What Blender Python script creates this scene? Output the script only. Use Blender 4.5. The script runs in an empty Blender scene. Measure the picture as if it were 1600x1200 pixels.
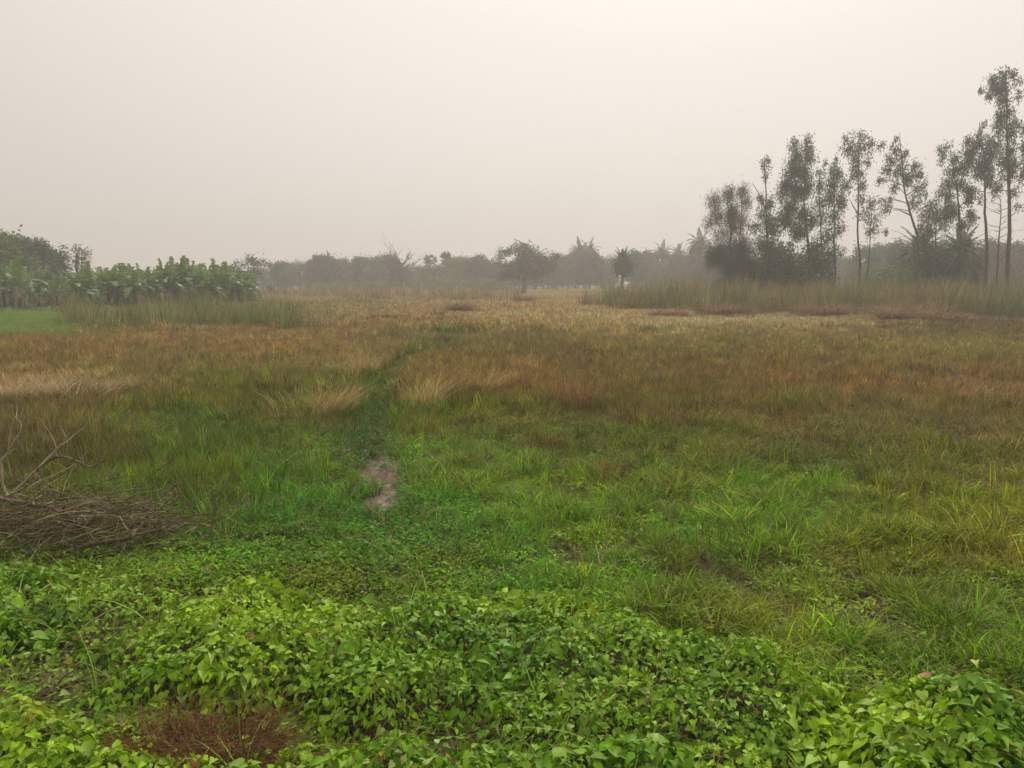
import bpy, math
import numpy as np
from mathutils import Vector, Matrix

# ------------------------------------------------------------------ camera, world, sun, exposure
scene = bpy.context.scene
R = math.radians
H = 2.2                                   # eye height above the field
PITCH = R(7.6)
cam_d = bpy.data.cameras.new('camera'); cam = bpy.data.objects.new('camera', cam_d)
scene.collection.objects.link(cam); scene.camera = cam
cam_d.sensor_width = 36; cam_d.lens = 27; cam_d.clip_start = 0.05; cam_d.clip_end = 3000
cam.location = (0, 0, H); cam.rotation_euler = (R(90) - PITCH, 0, 0)
scene.render.resolution_x = 1024; scene.render.resolution_y = 768
vs = scene.view_settings
vs.view_transform = 'Standard'; vs.look = 'None'; vs.exposure = 0.0; vs.gamma = 1
scene.cycles.use_denoising = True; scene.cycles.denoising_prefilter = 'NONE'
scene.cycles.max_bounces = 8; scene.cycles.diffuse_bounces = 3; scene.cycles.glossy_bounces = 2
scene.cycles.transmission_bounces = 4; scene.cycles.volume_bounces = 1; scene.cycles.transparent_max_bounces = 6

SUN_EL, SUN_AZ = R(52), R(14)             # azimuth measured from +Y towards +X
sdir = Vector((math.sin(SUN_AZ) * math.cos(SUN_EL), math.cos(SUN_AZ) * math.cos(SUN_EL), math.sin(SUN_EL)))
sd = bpy.data.lights.new('sun', 'SUN'); sun = bpy.data.objects.new('sun', sd); scene.collection.objects.link(sun)
sd.energy = 1.5; sd.angle = R(10); sd.color = (1.0, 0.93, 0.82)
sun.rotation_euler = (-sdir).to_track_quat('-Z', 'Y').to_euler()

w = bpy.data.worlds.new('World'); scene.world = w; w.use_nodes = True
nt = w.node_tree; nt.nodes.clear(); L = nt.links.new
out = nt.nodes.new('ShaderNodeOutputWorld'); bg = nt.nodes.new('ShaderNodeBackground')
bg.inputs['Strength'].default_value = 0.1
sky = nt.nodes.new('ShaderNodeTexSky'); sky.sky_type = 'NISHITA'; sky.sun_disc = False
sky.sun_elevation = SUN_EL; sky.sun_rotation = SUN_AZ; sky.dust_density = 9; sky.air_density = 1.5; sky.altitude = 0
geo = nt.nodes.new('ShaderNodeTexCoord')
dot = nt.nodes.new('ShaderNodeVectorMath'); dot.operation = 'DOT_PRODUCT'; dot.inputs[1].default_value = sdir
L(geo.outputs['Generated'], dot.inputs[0])
ramp = nt.nodes.new('ShaderNodeValToRGB')                       # smog: brighter round the veiled sun
cr = ramp.color_ramp; cr.elements[0].position = 0.0; cr.elements[0].color = (0.46, 0.43, 0.40, 1)
cr.elements[1].position = 1.0; cr.elements[1].color = (1.32, 1.26, 1.17, 1)
e = cr.elements.new(0.55); e.color = (0.79, 0.73, 0.675, 1)
e = cr.elements.new(0.80); e.color = (1.0, 0.93, 0.86, 1)
L(dot.outputs['Value'], ramp.inputs[0])
sc10 = nt.nodes.new('ShaderNodeVectorMath'); sc10.operation = 'SCALE'; sc10.inputs['Scale'].default_value = 10.0
L(ramp.outputs[0], sc10.inputs[0])
wmix = nt.nodes.new('ShaderNodeMix'); wmix.data_type = 'RGBA'; wmix.inputs[0].default_value = 0.93
L(sky.outputs[0], wmix.inputs[6]); L(sc10.outputs[0], wmix.inputs[7])
L(wmix.outputs[2], bg.inputs[0]); L(bg.outputs[0], out.inputs[0])

# ------------------------------------------------------------------ helpers
col = scene.collection
rng = np.random.default_rng(7)
cp, sp_ = math.cos(PITCH), math.sin(PITCH)

def at(px, py, Y):
    """the point at distance Y ahead seen at photo pixel px,py"""
    u, v = (px - 800) / 1200, -(py - 600) / 1200
    d = (u, cp + v * sp_, -sp_ + v * cp); t = Y / d[1]
    return Vector((d[0] * t, Y, H + d[2] * t))

def gnd(px, py):
    u, v = (px - 800) / 1200, -(py - 600) / 1200
    dz = -sp_ + v * cp; t = -H / dz
    return (u * t, (cp + v * sp_) * t)

def proj(x, y, z=0.0):
    """where flat field points fall in the photo; used only to read its map of plant cover"""
    x = np.asarray(x, float); y = np.maximum(np.asarray(y, float), 0.6); z = np.asarray(z, float) - H
    dpt = y * cp - z * sp_; dpt = np.maximum(dpt, 0.2); up = y * sp_ + z * cp
    return 800 + 1200 * x / dpt, 600 - 1200 * up / dpt

def lin(c):
    c = np.asarray(c, float) / 255.0
    return np.where(c <= 0.04045, c / 12.92, ((c + 0.055) / 1.055) ** 2.4)

_nz = {}
def noise(x, y, scale, seed=0, octs=3):
    """smooth value noise, about -1..1"""
    x = np.asarray(x, float) / scale; y = np.asarray(y, float) / scale
    tot = 0; amp = 1.0; na = 0
    for o in range(octs):
        k = (seed, o)
        if k not in _nz: _nz[k] = np.random.default_rng(1000 + seed * 17 + o).random((64, 64)) * 2 - 1
        T = _nz[k]; fx = x * 2 ** o + 3.7 * o; fy = y * 2 ** o + 9.1 * o
        ix = np.floor(fx).astype(int); iy = np.floor(fy).astype(int)
        tx = fx - ix; ty = fy - iy; tx = tx * tx * (3 - 2 * tx); ty = ty * ty * (3 - 2 * ty)
        a = T[ix % 64, iy % 64]; b = T[(ix + 1) % 64, iy % 64]; c = T[ix % 64, (iy + 1) % 64]; d = T[(ix + 1) % 64, (iy + 1) % 64]
        tot = tot + amp * ((a * (1 - tx) + b * tx) * (1 - ty) + (c * (1 - tx) + d * tx) * ty); na += amp; amp *= 0.5
    return tot / na * 1.5

def ss(a, b, x): t = np.clip((np.asarray(x, float) - a) / (b - a), 0, 1); return t * t * (3 - 2 * t)

def np_mesh(name, V, faces, attrs=None, mats=(), smooth=False):
    """faces: list of (n,k) index arrays; attrs: name -> per vertex float or colour"""
    V = np.asarray(V, np.float32); me = bpy.data.meshes.new(name)
    faces = [np.asarray(f, np.int32) for f in faces if len(f)]
    me.vertices.add(len(V)); me.vertices.foreach_set('co', V.ravel())
    if faces:
        loops = np.concatenate([f.ravel() for f in faces]); sizes = np.concatenate([np.full(len(f), f.shape[1], np.int32) for f in faces])
        starts = np.concatenate([[0], np.cumsum(sizes)[:-1]]).astype(np.int32)
        me.loops.add(len(loops)); me.loops.foreach_set('vertex_index', loops)
        me.polygons.add(len(sizes)); me.polygons.foreach_set('loop_start', starts); me.polygons.foreach_set('loop_total', sizes)
    for k, a in (attrs or {}).items():
        a = np.asarray(a, np.float32)
        if a.ndim == 1:
            at_ = me.attributes.new(k, 'FLOAT', 'POINT'); at_.data.foreach_set('value', a)
        else:
            at_ = me.attributes.new(k, 'FLOAT_VECTOR', 'POINT'); at_.data.foreach_set('vector', a.ravel())
    me.update(calc_edges=True)
    if smooth and faces: me.polygons.foreach_set('use_smooth', np.ones(len(me.polygons), bool))
    for m in mats: me.materials.append(m)
    return me

class MB:
    def __init__(s): s.V = []; s.F = {}; s.n = 0; s.C = []
    def add(s, V, F, c=None):
        V = np.asarray(V, float); F = np.asarray(F, int); s.V.append(V)
        s.F.setdefault(F.shape[1], []).append(F + s.n); s.n += len(V)
        c = np.ones((len(V), 3)) if c is None else np.broadcast_to(np.asarray(c, float), (len(V), 3)); s.C.append(c)
    def tube(s, pts, rad, n=6, c=None):
        pts = [np.asarray(p, float) for p in pts]; m = len(pts); rad = np.broadcast_to(rad, (m,)) if np.ndim(rad) == 0 else rad
        V = []; a = np.arange(n) * 2 * math.pi / n
        prev = None
        for i, p in enumerate(pts):
            t = pts[min(i + 1, m - 1)] - pts[max(i - 1, 0)]; t = t / (np.linalg.norm(t) + 1e-9)
            if prev is None:
                r = np.array([1.0, 0, 0]) if abs(t[0]) < 0.8 else np.array([0, 1.0, 0]); u = np.cross(t, r)
            else: u = prev - t * np.dot(prev, t)
            u /= np.linalg.norm(u) + 1e-9; prev = u; v = np.cross(t, u)
            V.append(p + rad[i] * (np.cos(a)[:, None] * u + np.sin(a)[:, None] * v))
        V = np.concatenate(V); F = []
        for i in range(m - 1):
            for j in range(n): F.append((i * n + j, i * n + (j + 1) % n, (i + 1) * n + (j + 1) % n, (i + 1) * n + j))
        s.add(V, F, c)
        k = (m - 1) * n
        s.F.setdefault(n, []).append(np.array([[s.n - len(V) + k + j for j in range(n)]]))
    def mesh(s, name, mats, smooth=False):
        V = np.concatenate(s.V); F = [np.concatenate(f) for f in s.F.values()]
        return np_mesh(name, V, F, {'tint': np.concatenate(s.C)}, mats, smooth)
    def build(s, name, mat, parent=None, smooth=True):
        return put(name, s.mesh(name, [mat], smooth), parent)

def put(name, me, parent=None):
    o = bpy.data.objects.new(name, me); col.objects.link(o)
    if parent is not None: o.parent = parent
    return o

def tag(o, label=None, cat=None, group=None, kind=None):
    if label: o['label'] = label
    if cat: o['category'] = cat
    if group: o['group'] = group
    if kind: o['kind'] = kind
    return o

def empty(name, loc=(0, 0, 0), rz=0):
    o = bpy.data.objects.new(name, None); col.objects.link(o); o.location = loc; o.rotation_euler = (0, 0, rz)
    o.empty_display_size = 0.3; return o

def copy_tree(o, parent=None):
    c = o.copy(); col.objects.link(c)
    if parent is not None: c.parent = parent
    for ch in list(o.children): copy_tree(ch, c)
    return c

ORD = 'first second third fourth fifth sixth seventh eighth ninth tenth eleventh twelfth thirteenth fourteenth fifteenth sixteenth seventeenth eighteenth nineteenth twentieth'.split()

# ------------------------------------------------------------------ materials
def nodes(name):
    m = bpy.data.materials.new(name); m.use_nodes = True; t = m.node_tree; t.nodes.clear(); return m, t

def leaf_mat(name, rough=0.5, trans=0.3, spec=0.35, instanced=False, blade=False, gain=1.0, noise_amt=0.35, nscale=3.0):
    m, t = nodes(name); N = t.nodes.new; L = t.links.new
    o = N('ShaderNodeOutputMaterial'); a = N('ShaderNodeAttribute'); a.attribute_name = 'tint'
    a.attribute_type = 'INSTANCER' if instanced else 'GEOMETRY'
    colr = a.outputs['Color']
    nz = N('ShaderNodeTexNoise'); nz.inputs['Scale'].default_value = nscale; nz.inputs['Detail'].default_value = 3
    g = N('ShaderNodeNewGeometry'); L(g.outputs['Position'], nz.inputs['Vector'])
    mr = N('ShaderNodeMapRange'); mr.inputs[1].default_value = 0.3; mr.inputs[2].default_value = 0.7
    mr.inputs[3].default_value = gain * (1 - noise_amt); mr.inputs[4].default_value = gain * (1 + noise_amt)
    L(nz.outputs[0], mr.inputs[0]); fac = mr.outputs[0]
    if blade:
        b = N('ShaderNodeAttribute'); b.attribute_name = 'br'; b.attribute_type = 'GEOMETRY'
        mb = N('ShaderNodeMapRange'); mb.inputs[3].default_value = 0.5; mb.inputs[4].default_value = 1.6; L(b.outputs['Fac'], mb.inputs[0])
        mu = N('ShaderNodeMath'); mu.operation = 'MULTIPLY'; L(fac, mu.inputs[0]); L(mb.outputs[0], mu.inputs[1]); fac = mu.outputs[0]
    s = N('ShaderNodeVectorMath'); s.operation = 'SCALE'; L(colr, s.inputs[0]); L(fac, s.inputs['Scale']); colr = s.outputs[0]
    if blade:                                    # a share of dead straw blades, and drying tips
        gt = N('ShaderNodeMath'); gt.operation = 'GREATER_THAN'; gt.inputs[1].default_value = 0.87; L(b.outputs['Fac'], gt.inputs[0])
        bt = N('ShaderNodeAttribute'); bt.attribute_name = 'bt'; bt.attribute_type = 'GEOMETRY'
        pw = N('ShaderNodeMath'); pw.operation = 'POWER'; pw.inputs[1].default_value = 3.5; L(bt.outputs['Fac'], pw.inputs[0])
        tp = N('ShaderNodeMath'); tp.operation = 'MULTIPLY'; tp.inputs[1].default_value = 0.32; L(pw.outputs[0], tp.inputs[0])
        g7 = N('ShaderNodeMath'); g7.operation = 'MULTIPLY'; g7.inputs[1].default_value = 0.75; L(gt.outputs[0], g7.inputs[0])
        mx = N('ShaderNodeMath'); mx.operation = 'MAXIMUM'; L(g7.outputs[0], mx.inputs[0]); L(tp.outputs[0], mx.inputs[1])
        mi = N('ShaderNodeMix'); mi.data_type = 'RGBA'; L(mx.outputs[0], mi.inputs[0]); L(colr, mi.inputs[6]); mi.inputs[7].default_value = (0.36, 0.28, 0.13, 1)
        colr = mi.outputs[2]
    p = N('ShaderNodeBsdfPrincipled'); p.inputs['Roughness'].default_value = rough; p.inputs['Specular IOR Level'].default_value = spec
    L(colr, p.inputs['Base Color'])
    if trans > 0:
        tr = N('ShaderNodeBsdfTranslucent'); L(colr, tr.inputs[0]); ms = N('ShaderNodeMixShader'); ms.inputs[0].default_value = trans
        L(p.outputs[0], ms.inputs[1]); L(tr.outputs[0], ms.inputs[2]); L(ms.outputs[0], o.inputs[0])
    else: L(p.outputs[0], o.inputs[0])
    return m

def bark_mat(name, c1, c2, scale=6.0):
    m, t = nodes(name); N = t.nodes.new; L = t.links.new
    o = N('ShaderNodeOutputMaterial'); p = N('ShaderNodeBsdfPrincipled'); p.inputs['Roughness'].default_value = 0.85
    g = N('ShaderNodeNewGeometry'); mp = N('ShaderNodeMapping'); mp.inputs['Scale'].default_value = (1, 1, 0.25); L(g.outputs['Position'], mp.inputs[0])
    nz = N('ShaderNodeTexNoise'); nz.inputs['Scale'].default_value = scale; nz.inputs['Detail'].default_value = 5; L(mp.outputs[0], nz.inputs['Vector'])
    r = N('ShaderNodeValToRGB'); r.color_ramp.elements[0].position = 0.35; r.color_ramp.elements[1].position = 0.68
    r.color_ramp.elements[0].color = (*c1, 1); r.color_ramp.elements[1].color = (*c2, 1); L(nz.outputs[0], r.inputs[0]); L(r.outputs[0], p.inputs['Base Color'])
    b = N('ShaderNodeBump'); b.inputs['Strength'].default_value = 0.5; b.inputs['Distance'].default_value = 0.02; L(nz.outputs[0], b.inputs['Height']); L(b.outputs[0], p.inputs['Normal'])
    L(p.outputs[0], o.inputs[0]); return m

M_grass = leaf_mat('grass_blades', 0.6, 0.26, 0.2, True, True, nscale=1.3, noise_amt=0.22)
M_leaf = leaf_mat('vine_leaves', 0.45, 0.22, 0.35, nscale=14, noise_amt=0.18)
M_tree = leaf_mat('tree_leaves', 0.55, 0.25, 0.3, nscale=0.6, noise_amt=0.4)
M_banana = leaf_mat('banana_leaves', 0.4, 0.3, 0.45, nscale=1.5, noise_amt=0.3)
M_dry = leaf_mat('dry_stalks', 0.8, 0.15, 0.1, nscale=9, noise_amt=0.35)
M_bark = bark_mat('grey_brown_bark', (0.05, 0.04, 0.032), (0.13, 0.105, 0.085))
M_palebark = bark_mat('pale_bark', (0.34, 0.26, 0.19), (0.6, 0.5, 0.38), 30)
M_darkbark = bark_mat('dark_twig_bark', (0.08, 0.055, 0.038), (0.24, 0.165, 0.11), 30)

# ------------------------------------------------------------------ map of the plant cover (colours as grown)
# photo px, py, reach x, reach y, sRGB seen
CMAP = [
 (60, 508, 90, 14, (78, 118, 58)), (300, 500, 190, 18, (98, 108, 62)), (600, 462, 260, 8, (126, 112, 84)), (600, 480, 160, 10, (122, 108, 72)),
 (120, 535, 200, 16, (104, 84, 40)), (360, 530, 160, 14, (128, 98, 64)), (90, 565, 120, 14, (102, 84, 38)), (100, 605, 90, 18, (142, 118, 86)), (300, 560, 120, 20, (96, 84, 42)),
 (350, 605, 110, 24, (92, 98, 36)), (250, 640, 90, 26, (80, 94, 32)), (60, 660, 90, 30, (88, 76, 38)), (150, 720, 110, 35, (68, 74, 36)), (360, 690, 110, 30, (64, 88, 34)), (470, 640, 70, 28, (84, 90, 42)),
 (330, 760, 110, 35, (84, 110, 38)), (300, 830, 110, 35, (70, 102, 32)), (450, 740, 60, 40, (66, 100, 34)), (480, 560, 110, 22, (104, 90, 48)), (560, 680, 45, 45, (62, 84, 38)),
 (800, 495, 220, 14, (158, 126, 92)), (640, 505, 120, 12, (136, 110, 72)), (900, 470, 150, 9, (140, 118, 86)), (1000, 510, 140, 9, (150, 128, 92)), (1200, 508, 170, 9, (158, 138, 104)),
 (1300, 490, 220, 9, (130, 108, 76)), (1500, 512, 120, 14, (76, 66, 34)), (800, 540, 220, 16, (98, 88, 40)), (1150, 535, 200, 12, (104, 96, 44)), (1400, 548, 220, 12, (112, 110, 50)),
 (680, 530, 60, 10, (76, 104, 52)), (750, 580, 130, 22, (106, 88, 42)), (850, 610, 100, 20, (98, 80, 36)), (980, 570, 140, 22, (92, 84, 38)), (1200, 590, 200, 26, (98, 78, 38)), (1120, 630, 180, 24, (90, 76, 36)),
 (1480, 600, 150, 26, (102, 84, 48)), (1400, 660, 220, 24, (96, 88, 42)), (900, 650, 100, 20, (92, 86, 38)), (740, 650, 110, 20, (92, 98, 34)), (700, 720, 110, 40, (92, 124, 32)),
 (860, 700, 120, 30, (86, 104, 36)), (1050, 690, 130, 28, (82, 100, 36)), (1250, 710, 170, 24, (72, 80, 36)), (1000, 780, 180, 50, (96, 122, 36)), (1250, 800, 180, 45, (94, 122, 38)),
 (1500, 740, 150, 35, (92, 98, 40)), (1500, 840, 170, 50, (118, 124, 46)), (1300, 930, 180, 50, (102, 120, 42)), (1500, 1000, 150, 60, (100, 124, 38)), (900, 870, 150, 45, (86, 120, 34)), (740, 880, 70, 40, (76, 106, 34)),
 (600, 840, 90, 40, (60, 86, 40)), (480, 850, 90, 40, (76, 112, 36)), (450, 800, 80, 40, (68, 106, 32)), (700, 800, 60, 30, (68, 104, 32)), (300, 880, 160, 30, (92, 112, 44)), (600, 905, 120, 20, (84, 100, 50)),
 (1150, 910, 110, 30, (84, 98, 44)),
]
_C = np.array([c[:4] for c in CMAP], float); _CC = lin(np.array([c[4] for c in CMAP], float))
ALB = 2.15
def sat(c, k=1.3):
    l = (c * [0.3, 0.59, 0.11]).sum(-1, keepdims=True); return np.maximum(l + (c - l) * k, 0.003)
# the trodden wet path, as photo px by py
PATHY = [510, 528, 540, 553, 573, 600, 620, 650, 700, 750, 790]
PATHX = [760, 715, 690, 655, 622, 592, 590, 575, 575, 600, 620]
PATHW = [10, 15, 20, 20, 20, 24, 28, 32, 36, 44, 50]

def path_w(px, py):
    c = np.interp(py, PATHY, PATHX); ww = np.interp(py, PATHY, PATHW)
    return np.exp(-((px - c) / ww) ** 2) * (py > 529) * (py < 800)

def cover(x, y):
    px0, py0 = proj(x, y); px, py = px0, py0
    px = px + 26 * noise(x, y, 1.4 + 0 * np.asarray(x), 21, 2) * np.clip(9 / np.maximum(y, 1), 0.3, 2); 
    jr = np.random.default_rng(len(px)); jw = np.clip((py - 470) / 120, 0.15, 1)
    px = px + jr.normal(0, 45, len(px)) + 60 * noise(x, y, 0.8, 23, 2); py = py + jw * (jr.normal(0, 13, len(px)) + 22 * noise(x, y, 0.8, 24, 2))
    py_ = np.clip(py, 455, 1010); px_ = np.clip(px, -30, 1630)
    d2 = ((px_[:, None] - _C[:, 0]) / _C[:, 2]) ** 2 + ((py_[:, None] - _C[:, 1]) / _C[:, 3]) ** 2
    ww = np.exp(-d2 * 0.9) + 1e-4 / (1 + d2) ** 2
    c = (ww @ _CC) / ww.sum(1)[:, None]
    pw = (path_w(px0, py0) * 0.85)[:, None]
    c = c * (1 - pw) + lin((52, 80, 36)) * pw
    c = c * (1 + 0.22 * noise(x, y, 0.7, 31, 3) + 0.14 * noise(x, y, 5.0, 32, 2))[:, None]
    hv = noise(x, y, 0.45, 33, 3) + 0.7 * noise(x, y, 2.2, 34, 2); hv = np.clip(hv, -.35, .7); c = c * np.stack([1.07 + 0.18 * hv, 1 - 0.07 * hv, 1 - 0.05 * hv], 1)
    br_ = np.clip((c[:, 0] - c[:, 1]) / c[:, 0] * 4, 0, 1)[:, None]; c = c * (1 + br_ * np.array([.03, .18, .03]))
    gr = np.clip((c[:, 1] - c[:, 0]) / c[:, 1] * 5, 0, 1); return np.clip(sat(c, 1.0 + (0.42 * gr * ss(60, 15, y))[:, None]) * ALB, 0.004, 0.75)

# vine edge: below this photo line the creeper covers the ground
VX = [-200, 0, 120, 250, 400, 520, 600, 700, 800, 950, 1100, 1200, 1290, 1360, 1430, 1520, 1620, 1900]
VY = [880, 880, 905, 920, 905, 935, 950, 915, 915, 945, 985, 1020, 1075, 1110, 1085, 1075, 1085, 1090]
HOLES = [(75, 1075, 75, 26), (30, 1120, 50, 16), (305, 1172, 135, 42), (700, 1180, 55, 30), (530, 1190, 36, 20), (690, 1050, 36, 13), (1330, 1130, 36, 8), (160, 1000, 50, 12), (735, 1155, 25, 12)]
def vine_f(x, y):
    """>0 inside the creeper cover, metres-ish falloff"""
    px, py = proj(x, y)
    f = (py - np.interp(px, VX, VY)) / 55 + 0.35 * noise(x, y, 0.5, 3, 3)
    for hx, hy, a, b in HOLES:
        d = np.sqrt(((px - hx) / a) ** 2 + ((py - hy) / b) ** 2); f = np.minimum(f, (d - 1) * 1.3 + 0.25 * noise(x, y, 0.2, 5, 2))
    return f

def height(x, y):
    x = np.asarray(x, float); y = np.asarray(y, float)
    h = 0.035 * noise(x, y, 1.1, 1, 3) * ss(120, 40, np.abs(y)) + 0.06 * noise(x, y, 6, 2, 2)
    h = h + 0.25 * ss(2.6, 0.3, y)                     # foot of the bank the picture is taken from
    px, py = proj(x, y)
    h = h - 0.12 * np.exp(-(((px - 602) / 42) ** 2 + ((py - 756) / 38) ** 2)) - 0.085 * np.exp(-(((px - 580) / 26) ** 2 + ((py - 718) / 22) ** 2)) - 0.05 * path_w(px, py) + 0.035 * noise(x, y, 0.22, 8, 3) * np.exp(-(((px - 597) / 60) ** 2 + ((py - 742) / 75) ** 2))
    return h

PUDDLE_Z = -0.075

# ------------------------------------------------------------------ ground
def build_ground():
    gx = np.sinh(np.linspace(-1, 1, 361) * 5.6); gx = gx / gx.max() * 420
    gy = np.concatenate([np.linspace(-40, -1, 14), np.linspace(-0.5, 12, 170), 12 + (np.sinh(np.linspace(0, 1, 170)[1:] * 4.5) / math.sinh(4.5)) * 420])
    X, Y = np.meshgrid(gx, gy); x = X.ravel(); y = Y.ravel(); z = height(x, y)
    nx, ny = len(gx), len(gy)
    i = np.arange((nx - 1) * (ny - 1)); r = i // (nx - 1); c = i % (nx - 1); a = r * nx + c
    F = np.stack([a, a + 1, a + nx + 1, a + nx], 1)
    c = cover(x, y) * 0.42 * np.array([1.1, 0.9, 0.95])
    near = ss(16, 8, y)[:, None]
    c = c * (1 - near) + np.array([0.045, 0.036, 0.022]) * near
    m, t = nodes('field_soil'); N = t.nodes.new; Lk = t.links.new
    o = N('ShaderNodeOutputMaterial'); p = N('ShaderNodeBsdfPrincipled'); p.inputs['Roughness'].default_value = 0.95; p.inputs['Specular IOR Level'].default_value = 0.1
    at_ = N('ShaderNodeAttribute'); at_.attribute_name = 'tint'; g = N('ShaderNodeNewGeometry')
    n1 = N('ShaderNodeTexNoise'); n1.inputs['Scale'].default_value = 18; n1.inputs['Detail'].default_value = 8; Lk(g.outputs['Position'], n1.inputs['Vector'])
    mr = N('ShaderNodeMapRange'); mr.inputs[1].default_value = 0.3; mr.inputs[2].default_value = 0.7; mr.inputs[3].default_value = 0.5; mr.inputs[4].default_value = 1.7; Lk(n1.outputs[0], mr.inputs[0])
    s = N('ShaderNodeVectorMath'); s.operation = 'SCALE'; Lk(at_.outputs['Color'], s.inputs[0]); Lk(mr.outputs[0], s.inputs['Scale']); Lk(s.outputs[0], p.inputs['Base Color'])
    b = N('ShaderNodeBump'); b.inputs['Strength'].default_value = 0.8; b.inputs['Distance'].default_value = 0.03; Lk(n1.outputs[0], b.inputs['Height']); Lk(b.outputs[0], p.inputs['Normal'])
    Lk(p.outputs[0], o.inputs[0])
    o = put('ground', np_mesh('ground', np.stack([x, y, z], 1), [F], {'tint': c}, [m], True))
    tag(o, kind='structure')
build_ground()

def build_water():
    m, t = nodes('muddy_water'); N = t.nodes.new; Lk = t.links.new
    o = N('ShaderNodeOutputMaterial'); p = N('ShaderNodeBsdfPrincipled'); p.inputs['Roughness'].default_value = 0.2; p.inputs['IOR'].default_value = 1.33
    p.inputs['Specular IOR Level'].default_value = 0.9
    g = N('ShaderNodeNewGeometry'); n = N('ShaderNodeTexNoise'); n.inputs['Scale'].default_value = 9; n.inputs['Detail'].default_value = 6; mp = N('ShaderNodeMapping'); mp.inputs['Scale'].default_value = (2.2, .7, 1); Lk(g.outputs['Position'], mp.inputs[0]); Lk(mp.outputs[0], n.inputs['Vector'])
    r = N('ShaderNodeValToRGB'); r.color_ramp.elements[0].position = 0.42; r.color_ramp.elements[1].position = 0.6
    r.color_ramp.elements[0].color = (0.40, 0.32, 0.25, 1); r.color_ramp.elements[1].color = (0.12, 0.09, 0.06, 1); Lk(n.outputs[0], r.inputs[0]); Lk(r.outputs[0], p.inputs['Base Color'])
    rr = N('ShaderNodeMapRange'); rr.inputs[1].default_value = 0.45; rr.inputs[2].default_value = 0.6; rr.inputs[3].default_value = 0.06; rr.inputs[4].default_value = 0.7; Lk(n.outputs[0], rr.inputs[0]); Lk(rr.outputs[0], p.inputs['Roughness'])
    Lk(p.outputs[0], o.inputs[0])
    x0, y0 = gnd(600, 745); nx, ny = 30, 40
    X, Y = np.meshgrid(np.linspace(x0 - 0.9, x0 + 0.9, nx), np.linspace(y0 - 2.0, y0 + 2.6, ny)); x = X.ravel(); y = Y.ravel()
    i = np.arange((nx - 1) * (ny - 1)); rr_ = i // (nx - 1); c = i % (nx - 1); a = rr_ * nx + c
    F = np.stack([a, a + 1, a + nx + 1, a + nx], 1)
    inside = height(x, y) < PUDDLE_Z + 0.012
    F = F[inside[F].any(1)]
    o = put('puddle_water', np_mesh('puddle_water', np.stack([x, y, np.full(len(x), PUDDLE_Z)], 1), [F], None, [m])); tag(o, kind='structure')
build_water()

# ------------------------------------------------------------------ grass: tufts and a scatter
def blades(n, h, width, spread, lean, curve, segs=4, seed=0, azim=None, hv=0.35, base_lift=0.0):
    r = np.random.default_rng(seed)
    a = r.random(n) * 2 * math.pi; rad = spread * np.sqrt(r.random(n)); bx = rad * np.cos(a); by = rad * np.sin(a)
    az = a + r.normal(0, 0.8, n)
    if azim is not None: az = np.where(r.random(n) < 0.6, azim + r.normal(0, 0.6, n), az)
    hh = h * (1 + hv * (r.random(n) * 2 - 1)); ln = lean * (0.3 + r.random(n)); cv = curve * (0.3 + r.random(n) * 1.2)
    side = az + math.pi / 2 + r.normal(0, 0.6, n); wd = width * (0.6 + 0.8 * r.random(n)); br = r.random(n)
    V = []; bt = []; 
    for k in range(segs + 1):
        t = k / segs; hor = hh * (ln * t + cv * t * t); z = hh * (t - 0.35 * cv * t * t * t) + base_lift
        cx = bx + np.cos(az) * hor; cy = by + np.sin(az) * hor; ww = wd * (1 - t ** 1.8) * 0.5 * (0.6 + 0.4 * min(1, t * 4)) + 0.0003
        V.append(np.stack([cx - np.cos(side) * ww, cy - np.sin(side) * ww, z], 1)); V.append(np.stack([cx + np.cos(side) * ww, cy + np.sin(side) * ww, z], 1)); bt += [t, t]
    m = 2 * (segs + 1); V = np.stack(V, 1).reshape(-1, 3); base = np.arange(n)[:, None] * m
    F = np.concatenate([np.stack([base[:, 0] + 2 * k, base[:, 0] + 2 * k + 1, base[:, 0] + 2 * k + 3, base[:, 0] + 2 * k + 2], 1) for k in range(segs)])
    return V, F, np.tile(bt, n), np.repeat(br, m)

def herb(n, r0, h, leaf, seed):
    """low broad-leaved weed: small pointed leaves at all tilts"""
    r = np.random.default_rng(seed); a = r.random(n) * 6.283; rad = r0 * np.sqrt(r.random(n))
    c = np.stack([rad * np.cos(a), rad * np.sin(a), h * (0.3 + 0.7 * r.random(n))], 1)
    d = np.stack([np.cos(a2 := r.random(n) * 6.283), np.sin(a2), r.normal(0.15, 0.4, n)], 1); d /= np.linalg.norm(d, axis=1)[:, None]
    s = np.cross(d, [0, 0, 1.0]); s /= np.linalg.norm(s, axis=1)[:, None]; ll = (leaf * (0.6 + 0.8 * r.random(n)))[:, None]
    up = np.cross(s, d)
    P = [c, c + d * ll * 0.45 + s * ll * 0.2 + up * ll * .06, c + d * ll - up * ll * .12, c + d * ll * 0.45 - s * ll * 0.2 + up * ll * .06]
    V = np.stack(P, 1).reshape(-1, 3); b = np.arange(n)[:, None] * 4
    F = np.concatenate([b + [0, 1, 2], b + [0, 2, 3]]); F = np.concatenate([F, F[:, [2]]], 1)[:, :3]
    return V, F, np.tile([0, .3, .5, .3], n), np.repeat(r.random(n), 4)

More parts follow.
